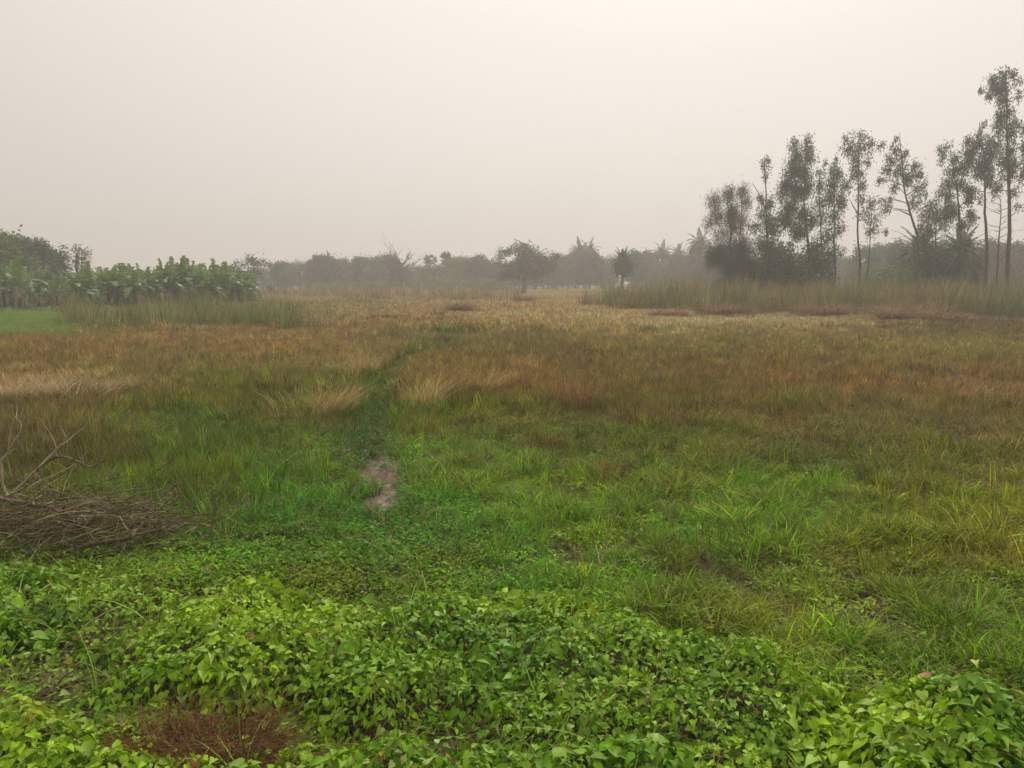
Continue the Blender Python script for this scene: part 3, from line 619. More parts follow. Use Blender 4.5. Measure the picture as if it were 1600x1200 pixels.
e_(68, [(1440, 400), (1434, 368), (1422, 330), (1414, 290), (1408, 250), (1405, 208)], 0.13,
   [(1405, 212, 4, 7, .4), (1400, 226, 7, 7, .6), (1408, 240, 11, 8, .8), (1396, 250, 9, 8, .8), (1418, 236, 5, 5, .4), (1388, 265, 9, 8), (1405, 265, 10, 10), (1380, 280, 8, 6, .8), (1416, 280, 8, 9, .8), (1430, 258, 8, 8), (1400, 290, 9, 9, .7), (1424, 275, 10, 8), (1436, 272, 8, 7), (1430, 295, 10, 7), (1443, 290, 6, 7, .5), (1392, 310, 7, 6, .5), (1385, 325, 8, 8, .6), (1432, 318, 9, 10, .9), (1378, 312, 8, 5, .5), (1445, 305, 5, 5, .4)],
   'open slim tree whose crooked trunk leans left above the left palm', seed=8, stems=[[(1424, 337), (1405, 328), (1385, 328)]])
e_(69, [(1458, 446), (1462, 400), (1462, 350), (1466, 310)], 0.09,
   [(1450, 320, 9, 9, .8), (1465, 305, 8, 9, .7), (1446, 340, 10, 10), (1462, 335, 11, 10, .9), (1478, 325, 9, 9, .7), (1455, 360, 10, 9, .8), (1475, 355, 10, 9, .7), (1440, 358, 6, 7, .6)],
   'small bushy tree standing between the two palms of the row', seed=9)
e_(67, [(1503, 446), (1503, 400), (1500, 360), (1496, 310), (1490, 270), (1486, 232)], 0.14,
   [(1468, 232, 6, 5, .5), (1480, 228, 8, 6, .7), (1476, 245, 9, 7, .8), (1490, 250, 9, 8, .9), (1486, 268, 10, 9), (1502, 262, 10, 9, 1.2), (1480, 285, 10, 8, 1.1), (1498, 288, 12, 10), (1488, 305, 11, 9), (1508, 310, 10, 9), (1488, 330, 12, 10, 1.4), (1510, 335, 8, 9), (1478, 338, 9, 8, 1.3), (1505, 352, 12, 9, .8), (1520, 345, 8, 8, .6)],
   'leafy mid-height tree with rounded clumps rising from right palm', seed=10, sub=22)
e_(66, [(1539, 447), (1540, 400), (1541, 350), (1538, 300), (1540, 250), (1532, 190)], 0.16,
   [(1534, 196, 4, 7, .3), (1528, 205, 8, 6, .5), (1515, 218, 8, 6, .8), (1532, 222, 12, 7, 1.1), (1548, 215, 8, 6, .8), (1520, 236, 13, 9, 1.3), (1540, 240, 13, 9, 1.3), (1512, 252, 10, 9, 1.2), (1530, 258, 12, 9, 1.2), (1548, 258, 10, 9), (1540, 275, 12, 9), (1522, 272, 8, 7, .9), (1550, 285, 8, 8, .8), (1520, 298, 9, 8, 1.1), (1530, 310, 6, 5, .5)],
   'tall tree with one straight dark trunk, second from right edge', seed=11, sub=22)
e_(65, [(1577, 447), (1578, 400), (1578, 340), (1576, 280), (1574, 220), (1572, 160), (1570, 112)], 0.19,
   [(1548, 122, 9, 6, .8), (1565, 114, 10, 6, .9), (1583, 118, 9, 7, .8), (1555, 136, 12, 8, 1.2), (1575, 135, 13, 9, 1.3), (1592, 128, 7, 7, .6), (1540, 150, 8, 6, .8), (1530, 142, 4, 6, .5), (1570, 155, 9, 8, 1.1), (1590, 150, 8, 8, .5), (1572, 175, 9, 10, 1.2), (1560, 182, 10, 9), (1585, 190, 9, 8, .8), (1558, 202, 10, 8), (1578, 208, 12, 9), (1598, 200, 10, 8, .8),
    (1556, 225, 10, 9, .9), (1575, 235, 12, 9), (1597, 230, 10, 9), (1564, 252, 12, 9), (1590, 255, 12, 9), (1575, 275, 12, 9, .9), (1598, 275, 9, 9, .8), (1562, 295, 10, 9, .8), (1586, 300, 9, 9, .6), (1606, 250, 10, 10), (1608, 285, 9, 9), (1580, 330, 8, 7, .4)],
   'tallest tree of all with long straight trunk at right edge', seed=12, sub=22)

def bare_tree(name, D, trunk, rad, n, spread, label, seed, group=None, up=0.6, sub=6, wide=1.0, bark=None):
    r = np.random.default_rng(seed); P = [np.array(at(a, b, D)) for a, b in trunk]; g = P[0].copy(); g[2] = float(height(g[0:1], g[1:2])[0]); P[0] = g
    o = empty(name, tuple(g)); tag(o, label, 'tree', group); Q = [p - g for p in P]; tb = MB(); fb = MB(); rr = np.linspace(rad, rad * .2, len(Q)); tb.tube(Q, rr, 7); Q = np.array(Q)
    for i in range(n):
        t = 0.25 + 0.75 * (i + r.random()) / n; h = t * (len(Q) - 1); k = min(int(h), len(Q) - 2); s = Q[k] * (1 - h + k) + Q[k + 1] * (h - k)
        a = r.random() * 6.283; L_ = spread * (0.5 + 0.6 * r.random()) * (1.15 - 0.5 * t if wide == 1.0 else wide * (0.6 + 0.5 * r.random()))
        e = s + np.array([math.cos(a) * L_, math.sin(a) * L_ * .8, up * L_ * (0.4 + r.random())]); lp = bez(s, e, 0.12, r, 6)
        fb.tube(lp, np.linspace(rad * .35, rad * .08, 6), 5)
        for j in range(sub):
            s2 = lp[r.integers(1, 6)]; d = (e - s) * 0.45 * (0.4 + r.random()); d = d + r.normal(0, .3, 3) * np.linalg.norm(d); d[2] += .2 * L_ * up
            l2 = bez(s2, s2 + d, 0.12, r, 4); fb.tube(l2, np.linspace(rad * .12, rad * .05, 4), 4)
            for q in range(4):
                s3 = l2[r.integers(1, 4)]; d3 = d * .5 + r.normal(0, .4, 3) * np.linalg.norm(d) * .6; fb.tube([s3, s3 + d3 * .5, s3 + d3 + [0, 0, .05]], [rad * .05, rad * .04, rad * .03], 3)
    tb.build('trunk', bark or M_bark, o); fb.build('branches', bark or M_bark, o); return o
bare_tree('bare_tree', 66, [(1557, 446), (1559, 410), (1561, 370), (1564, 335), (1563, 310)], 0.09, 20, 1.5, 'leafless young tree between the two tallest trunks at right', 61, up=0.35, sub=3)

# --- palms
def palm(name, cat, h, rt, nf, fl, arch, leaflet, label, seed, droopy=0.35, cols=None, skirt=0.0, lw=0.035, group=None, seg=26, thick_top=1.0, bend=0.0, vmin=-0.6):
    r = np.random.default_rng(seed); o = empty(name); tag(o, label, cat, group); cols = cols or (lin((66, 82, 54)), lin((104, 118, 78)))
    tb = MB(); k = 9; top = np.array([bend, 0, h]); pts = [np.array([bend * (t ** 1.6), 0, h * t]) + r.normal(0, .02, 3) for t in np.linspace(0, 1, k)]
    tb.tube(pts, np.interp(np.linspace(0, 1, k), [0, .1, .8, 1], [rt * 1.3, rt, rt, rt * thick_top]), 9); tb.build('trunk', M_bark, o)
    fb = MB(); V = []; F = []; C = []
    for i in range(nf):
        az = i * 2.39996 + r.normal(0, .15); el = math.asin(np.clip(vmin + (1 - vmin) * ((i + .5) / nf) ** (1 - 0.0), -1, 1)); el = el * 0.97
        L_ = fl * (0.85 + .3 * r.random()); d0 = np.array([math.cos(az) * math.cos(el), math.sin(az) * math.cos(el), math.sin(el)])
        p = top.copy(); d = d0.copy(); cl = np.asarray(cols[0]) + (np.asarray(cols[1]) - np.asarray(cols[0])) * r.random()
        if el < -0.3: cl = cl * 0.9 + lin((110, 90, 60)) * 0.12
        ptsf = [p.copy()]
        for s in range(seg):
            t = s / seg; step = L_ / seg; d = d + np.array([0, 0, -arch * step / L_ * (0.5 + 1.6 * t) * (math.cos(max(el, -1)) + .15)]); d /= np.linalg.norm(d); p = p + d * step; ptsf.append(p.copy())
            if t < 0.08: continue
            sd_ = np.cross(d, [0, 0, 1.0]); sd_ /= np.linalg.norm(sd_) + 1e-6; nn = np.cross(sd_, d)
            ll = leaflet * math.sin(math.pi * min(1, 0.18 + 0.8 * t)) ** 0.6 * (1.1 - 0.55 * t)
            for sg in (-1, 1):
                ld = d * 0.65 + sd_ * sg * 0.9 + nn * 0.25 + np.array([0, 0, -droopy]) + r.normal(0, .1, 3); ld /= np.linalg.norm(ld)
                wv = np.cross(ld, nn); wv /= np.linalg.norm(wv) + 1e-6
                e1 = p + ld * ll * .5; e2 = p + ld * ll + np.array([0, 0, -droopy * ll * .3]); b = len(V)
                V += [p - wv * lw * .3, p + wv * lw * .3, e1 + wv * lw * .5, e1 - wv * lw * .5, e2]; F.append((b, b + 1, b + 2, b + 3)); F.append((b + 3, b + 2, b + 4, b + 4)); C += [cl * (0.85 + .3 * r.random())] * 5
        fb.tube(ptsf[::5] + [ptsf[-1]], np.linspace(.03, .006, len(ptsf[::5]) + 1), 4, cl)
    F = np.array(F); t3 = F[F[:, 2] != F[:, 3]]; tri = F[1::2][:, :3]; q4 = F[0::2]
    fb.add(np.array(V), q4, np.array(C)); fb.F.setdefault(3, []).append(tri + (fb.n - len(V)))
    fb.build('crown', M_tree, o, False); return o

def setp(o, px, D, rz=0.0, s=1.0):
    x = (px - 800) / 1200 * (D * cp + H * sp_); o.location = (x, D, float(height(np.array([x]), np.array([D]))[0]) - .05); o.rotation_euler = (0, 0, rz); o.scale = (s, s, s); return o
p1 = palm('date_palm', 'palm', 6.5, 0.28, 130, 2.9, 1.35, 0.62, 'lone date palm with full round crown standing in front of far treeline', 41, cols=(lin((52, 68, 46)), lin((78, 92, 60))), lw=0.11, vmin=-0.85); setp(p1, 972, 108, 0, .76)
cD = (lin((66, 82, 52)), lin((118, 132, 88)))
p2 = palm('date_palm', 'palm', 5.0, 0.28, 100, 3.1, 1.0, 0.5, 'left palm of the pair under the tall thin trees', 42, cols=cD, lw=0.10, vmin=-0.8, group='palms under the tall thin trees'); setp(p2, 1434, 74)
p3 = palm('date_palm', 'palm', 4.8, 0.3, 100, 3.0, 1.0, 0.5, 'right palm of the pair under the tall thin trees', 43, cols=cD, lw=0.10, vmin=-0.8, group='palms under the tall thin trees'); setp(p3, 1496, 72, 1.0)
GC = 'coconut palms rising over the far treeline'
coco = palm('coconut_palm', 'palm', 9.4, 0.17, 34, 3.2, 1.7, 0.8, 'left of the two coconut palms standing close together left of the lone date palm', 44, droopy=0.6, lw=0.2, group=GC, vmin=-0.45, seg=18, bend=0.5)
setp(coco, 903, 182, 0.4, 1.0)
for px, D, rz, s, lab in [(921, 185, 2.0, 1.0, 'right of the two coconut palms standing close together left of the lone date palm'), (1033, 176, 1.1, 0.92, 'first coconut palm right of the lone date palm'),
        (1061, 180, 3.1, 0.9, 'second coconut palm right of the lone date palm, lower and half hidden in trees'), (1092, 150, 4.2, 1.0, 'tallest coconut palm, just left of the feathery tree'), (516, 178, 5.0, 0.74, 'palm top poking out of far trees left of the leafless tree'), (1113, 140, 2.6, 0.8, 'coconut palm partly hidden behind the feathery tree')]:
    c_ = copy_tree(coco); c_['label'] = lab; setp(c_, px, D, rz, s)

def fan_palm(label, seed):
    r = np.random.default_rng(seed); o = empty('fan_palm'); tag(o, label, 'palm', 'fan palms in the far treeline'); tb = MB(); h = 7.2
    tb.tube([(0, 0, z) for z in np.linspace(0, h, 6)], [.3, .24, .2, .2, .2, .22], 8); tb.build('trunk', M_bark, o); fb = MB()
    for i in range(34):
        d = ellip(r, 1, 1)[0]; d[2] = d[2] * .75 + .2; d /= np.linalg.norm(d); c = np.array([0, 0, h]) + d * 1.0; s = np.cross(d, [0, 0, 1.0]); s /= np.linalg.norm(s); u = np.cross(s, d) + d * .0
        cl = lin((70, 86, 60)) * (0.8 + .5 * r.random()); m = 11; V = [c]; fb.tube([np.array([0, 0, h]), c], [.03, .02], 4, cl)
        for j in range(2 * m + 1):
            a = -2.1 + 4.2 * j / (2 * m); rr = 0.95 if j % 2 else .6; V.append(c + (d * math.cos(a) + s * math.sin(a)) * rr + u * .15 * math.cos(3 * a))
        fb.add(np.array(V), [(0, j + 1, j + 2) for j in range(2 * m)], cl)
    fb.build('crown', M_tree, o, False); return o
f1 = fan_palm('left fan palm with round head standing clear above far treeline', 51); setp(f1, 673, 184, 0, 0.98)
f2 = fan_palm('right fan palm with ragged split head above far treeline', 52); setp(f2, 698, 180, 2, 1.02)

# --- broad trees
def broad(name, D, base, trunk_h, rad, blobs, label, seed, cat='tree', group=None, cols=None, leaf=(0.34, 0.2), per=26, sub=5.0, sig=0.34):
    return tree_px(name, D, [(base, 455), (base + 2, 440), (blobs[0][0], blobs[0][1])], rad, blobs, label, cat, leaf, 0.15, sub, per, sig, cols, group, seed, limb=0.12)
cf = (lin((58, 78, 50)), lin((92, 110, 70))); cfo = (lin((92, 112, 60)), lin((128, 146, 84)))
broad('umbrella_tree', 120, 394, 5, .3, [(395, 410, 18, 5), (375, 413, 14, 3.5), (412, 412, 14, 4), (390, 405, 16, 3), (364, 417, 8, 2.5), (425, 418, 9, 3), (398, 424, 14, 6)], 'flat-topped umbrella tree above right end of the banana row', 21, cols=cf, group=None)
broad('rain_tree', 128, 818, 6, .45, [(818, 400, 18, 14, 1.2), (800, 390, 16, 6), (785, 398, 12, 7), (778, 407, 9, 6, .8), (822, 386, 14, 5), (812, 383, 12, 3), (835, 398, 16, 10), (848, 405, 12, 12), (815, 420, 20, 16, 1.2), (842, 425, 18, 14, 1.2), (800, 418, 12, 12), (790, 430, 14, 10), (860, 418, 12, 12), (868, 400, 8, 7, .8)],
      'big spreading tree with arching left limb, largest crown of the far treeline', 22, cols=cf)
bt = bare_tree('bare_tree', 150, [(628, 452), (627, 440), (627, 425), (629, 412)], 0.42, 30, 4.4, 'wide leafless tree in middle of the far treeline', 62, up=0.55, sub=7, wide=0.85, bark=M_bark)
for q, lab, dx in ((23, 'spreading tree with layered open crown right of the dense thicket at far left', 0),):
    broad('layered_tree', 86, 118, 5, .28, [(118, 396, 12, 6), (105, 387, 9, 4), (128, 390, 11, 4), (138, 395, 8, 4, .8), (122, 404, 13, 5), (135, 410, 9, 4, .6), (112, 412, 12, 7, 1.1), (128, 418, 9, 5, .6), (100, 400, 9, 8, 1.2)], lab, q, cols=cf, leaf=(0.26, .14))

# prototypes for the generic far trees, then copies
def proto_tree(seed, h, wdt, kind, cols):
    r = np.random.default_rng(seed); o = empty('treeline_tree'); tb = MB(); fb = MB(); th = h * .34
    lean = r.normal(0, .2); tp = [np.array([0, 0, 0]), np.array([lean * .3, 0, th * .5]), np.array([lean, 0.1, th]), np.array([lean, 0, h * .75])]; tb.tube(tp, [.28, .2, .17, .05], 7)
    nb = 13
    for i in range(nb):
        t = (i + .5) / nb; a = i * 2.4; rr = wdt * (0.72 * math.sin(math.pi * (0.2 + .72 * t)) if kind != 'tall' else .5 * math.sin(math.pi * (.15 + .8 * t)) + .1)
        c = np.array([math.cos(a) * rr * (.5 + .5 * r.random()), math.sin(a) * rr * (.5 + .5 * r.random()), h * (.22 + .70 * t) + r.normal(0, .2)])
        tb.tube(bez(tp[2] * (0.5 + .5 * t), c, .1, r, 5), [.1, .08, .06, .04, .02], 5)
        a_, b_ = wdt * (.36 + .14 * r.random()), h * (.11 + .05 * r.random()); e = ellip(r, 20, .35) * [a_, a_, b_] + c
        leafcloud(fb, e, .3, 22, .34, .2 if kind != 'bamboo' else .07, .15, cols, r, up=0.3)
    tb.build('trunk', M_bark, o); fb.build('crown', M_tree, o, False); return o
PR = [proto_tree(70 + i, 7.0, w_, k, c) for i, (w_, k, c) in enumerate([(3.2, 'round', cf), (3.8, 'round', cfo), (2.4, 'tall', cf), (3.4, 'round', (lin((62, 76, 62)), lin((84, 96, 74)))), (2.8, 'bamboo', cfo), (4.2, 'round', (lin((74, 82, 56)), lin((98, 104, 66))))])]
used = [False] * len(PR)
def place_tree(i, px, D, s, label, group, rz, sz=1.0):
    o = PR[i] if not used[i] else copy_tree(PR[i]); used[i] = True
    setp(o, px, D, rz, s); o.scale = (s, s, s * sz); tag(o, label, 'tree', group); return o
def topy(D, py): return (H + (440 - py) / 1200 * D)        # height whose top shows at py
SECT = [
 # x0, x1, top line [(px,py)..], distance, count, describing words
 (-40, 95, [(-40, 385), (10, 376), (30, 390), (60, 388), (95, 396)], 84, 8, 'far-left thicket behind the banana plants', 1.0),
 (345, 445, [(345, 425), (400, 424), (440, 420)], 160, 5, 'trees under the umbrella tree', 1.0),
 (436, 612, [(436, 414), (460, 412), (480, 416), (510, 403), (535, 410), (560, 412), (590, 403), (612, 408)], 172, 12, 'treeline left of wide leafless tree', 1.0),
 (615, 770, [(615, 420), (660, 420), (690, 415), (735, 402), (770, 414)], 172, 10, 'treeline between leafless and big spreading tree', 1.0),
 (768, 866, [(768, 414), (800, 412), (866, 406)], 178, 7, 'far treeline behind the big spreading tree', 1.0),
 (862, 965, [(862, 402), (900, 400), (930, 398), (950, 402)], 176, 7, 'treeline between big spreading tree and date palm', 1.0),
 (985, 1110, [(985, 408), (1000, 396), (1020, 412), (1050, 404), (1085, 402), (1110, 400)], 168, 8, 'treeline right of lone date palm', 1.0),
 (1110, 1330, [(1110, 402), (1200, 408), (1330, 402)], 150, 10, 'treeline behind the left half of tall trees', 1.0),
 (1335, 1660, [(1335, 398), (1375, 388), (1420, 388), (1500, 388), (1560, 384), (1600, 382), (1660, 384)], 128, 13, 'treeline behind the right half of tall trees', 1.0),
]
rt = np.random.default_rng(5)
for (x0, x1, tl, D0, n, words_, _) in SECT:
    xs = np.linspace(x0 + (x1 - x0) / n / 2, x1 - (x1 - x0) / n / 2, n)
    for j, px in enumerate(xs):
        px = px + rt.normal(0, 3); D = D0 + rt.normal(0, 5) + (7 if j % 2 else -3)
        ty = np.interp(px, [a for a, b in tl], [b for a, b in tl]) + rt.normal(0, 2.2); hh = (topy(D, ty) + 0.2) * 1.08 * (1 if j % 2 == 0 else .85 + .2 * rt.random())
        i = rt.integers(0, len(PR)); s = np.clip(hh / 7.0, .5, 1.5)
        lab = '%s tree from the left in the %s' % (ORD[j], words_)
        place_tree(i, px, D, s, lab, words_, rt.random() * 6.28)

# understory shrubs
def shrub(name, h, wd, seed, cols, leaf=(.2, .1), per=26, nsub=60, lo=0.1, sig=.2):
    r = np.random.default_rng(seed); o = empty(name); tb = MB(); fb = MB(); e = ellip(r, nsub, .4) * [wd, wd, h * .5] + [0, 0, h * .5]; e[:, 2] = np.maximum(e[:, 2], lo)
    for q in e[::3]: tb.tube(bez((r.normal(0, .12), r.normal(0, .12), 0), q, .12, r, 5), [.03, .025, .02, .014, .008], 4)
    leafcloud(fb, e, sig, per, leaf[0], leaf[1], .1, cols, r, up=.3); tb.build('stem', M_bark, o); fb.build('foliage', M_tree, o, False); return o
cdk = (lin((54, 70, 48)), lin((84, 100, 62))); cgr = (lin((92, 110, 70)), lin((128, 146, 92)))
S1 = shrub('shrub', 3.6, 1.15, 81, cdk, nsub=75, per=34, sig=.24); S2 = shrub('shrub', 3.2, 1.6, 82, cfo, nsub=80, per=30, sig=.24); S3 = shrub('low_shrub', 2.4, 2.6, 83, cgr, leaf=(.5, .14), nsub=60, per=18); su = {}
GSH = 'dark shrubs filling the foot of the tall tree row'
for S, px, D, s, lab, gr in [
    (S1, 1122, 72, .95, 'dark shrub at left foot of the feathery tree', GSH), (S1, 1160, 73, 1.15, 'dark shrub at right foot of the feathery tree', GSH), (S1, 1182, 70, 1.05, 'dark shrub left of the slim wispy-topped tree trunk', GSH), (S2, 1176, 76, 1.0, 'olive shrub half hidden behind the wispy-topped tree', GSH),
    (S1, 1216, 71, 1.25, 'dark shrub just right of the wispy-topped tree trunk', GSH), (S1, 1238, 69, 1.3, 'tall dark shrub just left of the densest tree trunk', GSH), (S2, 1228, 73, .9, 'paler olive shrub behind the tall dark shrub', GSH), (S1, 1262, 73, 1.2, 'dark shrub around trunk of the densest tree', GSH), (S1, 1290, 74, .7, 'small dark shrub between the two thin stems', GSH),
    (S2, 1376, 80, 1.1, 'grey-green bush in the sky gap left of the left palm', GSH), (S2, 1395, 82, .85, 'smaller grey-green bush touching the left palm', GSH), (S2, 1420, 71, 1.0, 'olive shrub under left palm crown', GSH), (S1, 1450, 71, 1.05, 'dark shrub between the two palm trunks', GSH), (S1, 1474, 72, 1.15, 'large dark shrub left of right palm trunk', GSH), (S1, 1508, 71, .95, 'dark shrub right of right palm trunk', GSH), (S2, 1490, 69, .8, 'olive shrub before right palm trunk', GSH),
    (S2, 1078, 96, .62, 'low olive bush alone left of the feathery tree', 'lone low bushes'), (S1, 425, 100, .5, 'small dark bush beside right end of banana row', 'lone low bushes'), (S3, 800, 120, .55, 'small bright bush below the big spreading tree', 'lone low bushes'),
    (S3, 496, 150, .9, 'leftmost pale low shrub at foot of far treeline', 'pale low shrubs at foot of far treeline'), (S3, 520, 152, .9, 'second pale low shrub from the left at foot of far treeline', 'pale low shrubs at foot of far treeline'), (S3, 552, 150, 1.0, 'third pale low shrub from the left at foot of far treeline', 'pale low shrubs at foot of far treeline'),
    (S3, 578, 151, 1.0, 'fourth pale low shrub from the left at foot of far treeline', 'pale low shrubs at foot of far treeline'), (S3, 612, 152, 1.1, 'pale low shrub under the wide leafless tree', 'pale low shrubs at foot of far treeline'), (S3, 668, 154, 1.1, 'pale low shrub under the left fan palm', 'pale low shrubs at foot of far treeline'),
    (S3, 705, 152, 1.2, 'pale low shrub under the right fan palm', 'pale low shrubs at foot of far treeline'), (S3, 745, 150, 1.3, 'wide pale shrub midway between fan palms and big spreading tree', 'pale low shrubs at foot of far treeline'), (S3, 775, 149, 1.1, 'pale low shrub beside big spreading tree', 'pale low shrubs at foot of far treeline'),
    (S3, 1008, 150, .8, 'pale low shrub right of lone date palm trunk', 'pale low shrubs at foot of far treeline'), (S3, 1045, 148, .9, 'rightmost pale low shrub at foot of far treeline', 'pale low shrubs at foot of far treeline')]:
    s = s * (0.8 + 0.75 * rt.random()) if gr == GSH else s; o = copy_tree(S) if su.get(S.name) else S; su[S.name] = True; setp(o, px, D, rt.random() * 6.28, s); tag(o, lab, 'shrub', gr)

# --- banana plants
def banana(seed):
    r = np.random.default_rng(seed); o = empty('banana_plant'); hs = 1.6 + .3 * r.random(); tb = MB(); tb.tube([(0, 0, 0), (.02, 0, hs * .5), (0, .02, hs)], [.15, .12, .08], 8, lin((66, 70, 48)))
    for j in range(2):
        a = r.random() * 6.28; tb.tube([(.25 * math.cos(a), .25 * math.sin(a), 0), (.3 * math.cos(a), .3 * math.sin(a), .7)], [.07, .04], 6, lin((66, 70, 48)))
    tb.build('stem', M_banana, o); fb = MB(); n = 16
    for i in range(n):
        az = i * 2.4 + r.normal(0, .2); el = R(84 - 80 * (i / n) + r.normal(0, 8)); L_ = (2.1 - .3 * (i < 2)) * (.85 + .3 * r.random()); W = .33 * (.85 + .3 * r.random())
        d = np.array([math.cos(az) * math.cos(el), math.sin(az) * math.cos(el), math.sin(el)]); p = np.array([0, 0, hs - .15]); seg = 13; arch = .6 + 2.4 * (i / n)
        cl = lin((110, 138, 64)) if i < 9 else lin((94, 118, 60)); cl = cl * (.8 + .8 * r.random()) 
        if i >= n - 2: cl = lin((140, 118, 76))
        mid = [p.copy()]
        for s in range(seg):
            t = s / seg; d = d + np.array([0, 0, -arch / seg * (0.4 + 1.6 * t)]); d /= np.linalg.norm(d); p2 = p + d * L_ / seg; mid.append(p2.copy())
            if t > .12:
                sd_ = np.cross(d, [0, 0, 1.0]); sd_ /= np.linalg.norm(sd_) + 1e-6; nn = np.cross(sd_, d)
                w1 = W * math.sin(math.pi * min(1, .12 + .85 * t)) ** .5; dr = .2 + .5 * r.random()
                for sg in (-1, 1):
                    if r.random() < .06: continue
                    dd = dr + r.normal(0, .18); off = sd_ * sg * w1 * math.cos(dd) + nn * w1 * (.25 - math.sin(dd)) * 1.0
                    gap = .9 if r.random() < .6 else .65
                    fb.add(np.array([p, p + (p2 - p) * 1.0, p + (p2 - p) * gap + off, p + (p2 - p) * .05 + off]), [(0, 1, 2, 3)], cl * (.9 + .2 * r.random()))
            p = p2
        fb.tube(mid[::3] + [mid[-1]], np.linspace(.03, .008, len(mid[::3]) + 1), 4, lin((130, 150, 90)))
    fb.build('leaves', M_banana, o, False); return o
BP = [banana(300 + i) for i in range(4)]; bu = [False] * 4
def ban(px, D, s, lab, grp):
    i = rt.integers(0, 4); o = copy_tree(BP[i]) if bu[i] else BP[i]; bu[i] = True; setp(o, px, D, rt.random() * 6.28, s); tag(o, lab, 'banana plant', grp)
front = [(-30, 57, 1.0), (8, 58, .98), (32, 57.5, 1.08), (62, 62, .86), (90, 60, .8), (122, 59, .95), (142, 60, .95), (170, 61, 1.08), (186, 62, 1.0), (212, 61, .92), (238, 62, .95), (262, 63, 1.05), (286, 64, 1.12), (305, 65, 1.12), (330, 66, 1.1), (352, 68, 1.08), (374, 70, 1.0), (392, 73, .92)]
for j, (px, D, s) in enumerate(front): ban(px, D, s, '%s banana plant from the left in the front line' % ORD[j], 'banana plants in the front line')
midr = [(20, 62, 1.0), (76, 63, .9), (132, 63, .98), (160, 64, 1.0), (196, 64.5, 1.05), (224, 65, 1.0), (248, 66, 1.0), (272, 67, 1.1), (296, 67.5, 1.1), (318, 69, 1.12), (342, 70, 1.1), (363, 72, 1.05), (384, 74, .98)]
for j, (px, D, s) in enumerate(midr): ban(px, D, s, '%s banana plant from the left in the middle line' % ORD[j], 'banana plants in the middle line')
back = [(-10, 66, .9), (48, 67, .9), (105, 68, .8), (155, 67, 1.0), (200, 68, 1.05), (225, 69, 1.0), (250, 70, 1.05), (275, 70, 1.15), (296, 72, 1.2), (318, 73, 1.2), (342, 75, 1.15), (364, 77, 1.1), (384, 79, 1.0)]
for j, (px, D, s) in enumerate(back): ban(px, D, s, '%s banana plant from the left in the rear line' % ORD[j], 'banana plants in the rear line')

# ------------------------------------------------------------------ dry clumps and dark tussocks in the field
def clump(px, py, h, spread, n, c, label, name='dry_grass_clump', wd=.007, azim=None, lean=.5, curve=.8, flat=1.0, seed=0, sx=1.0):
    x, y = gnd(px, py); z = float(height(np.array([x]), np.array([y]))[0])
    V, F, bt_, br_ = blades(n, h, wd, spread * .75, lean * .8, curve * .8, 5, 700 + seed, azim=azim, hv=.5); V = V * [sx, 1, flat]
    k = np.random.default_rng(seed).random(n)[:, None] * .7 + .6; c3 = np.repeat(lin(c) * ALB * k, 12, 0)
    c3 = c3 * np.repeat(np.where(np.random.default_rng(seed + 9).random(n)[:, None] < .35, [[.62, .62, .6]], [[1., 1., 1.]]), 12, 0)
    o = put(name, np_mesh(name, V, [F], {'tint': np.clip(c3, 0, .8)}, [M_dry])); o.location = (x, y, z); tag(o, label, 'grass clump', 'clumps of dry grass in the field'); return o
tan = (176, 146, 102); red = (122, 94, 62); grey = (168, 146, 116)
CL = [
 (35, 628, .5, .7, 420, grey, 'pale grey dry grass clump at left edge of the field', dict(azim=.3, sx=1.3)), (110, 630, .48, .7, 420, grey, 'pale grey dry grass clump beside the one at left edge', dict(azim=.5, sx=1.4)), (190, 622, .4, .5, 200, (130, 108, 76), 'small dull dry clump at right end of the pale grey clumps', dict(azim=.2)),
 (520, 645, .5, .42, 420, tan, 'blond dry grass clump bent to the right, just left of the path', dict(azim=.25, lean=.5, wd=.005)), (462, 652, .5, .5, 110, (140, 126, 80), 'loose upright straw clump left of the bent blond clump', dict(lean=.3)),
 (556, 588, .5, .7, 330, tan, 'blond dry grass clump left of the path, farther than the bent one', dict(azim=.4)), (662, 638, .55, .42, 380, tan, 'blond dry grass clump at right bank of the path', dict(azim=.5, lean=.4, wd=.005)), (690, 625, .65, .6, 360, (134, 106, 64), 'browner dry clump behind blond clump right of the path', dict(azim=.1)),
 (760, 615, .5, .4, 160, tan, 'small blond clump well right of the path', dict(azim=0)), (828, 590, .5, .5, 150, (150, 118, 78), 'thin reddish clump near middle of the field', dict(azim=2.6)), (893, 640, .6, .45, 320, red, 'red-brown dry clump right of field centre', dict(azim=1.6)),
 (800, 612, .45, .5, 150, (132, 96, 58), 'low brown clump left of the red-brown one', dict(azim=.9)), (1530, 628, .42, .7, 260, (140, 110, 82), 'pale dry clump near right edge of the field', dict(azim=.2)), (850, 698, .32, .35, 200, (96, 78, 44), 'low brown tuft in green grass right of the path', dict()),
 (745, 722, .22, .25, 150, (92, 74, 42), 'small brown tuft nearest the puddle on its right', dict()), (955, 745, .24, .25, 180, (104, 82, 50), 'small brown tuft in bright grass left of picture centre right', dict()), (1005, 672, .34, .35, 180, (96, 74, 46), 'brown tuft on edge between green grass and sedge', dict()), (1060, 770, .2, .2, 120, (100, 80, 46), 'little brown tuft deep in the green grass', dict()),
 (905, 552, .5, .5, 160, (120, 90, 62), 'little brown tuft on olive field below lone date palm', dict())]
for i, (a, b, h, s, n, c, lab, kw) in enumerate(CL): clump(a, b, h, s, n, c, lab, seed=i, **kw)
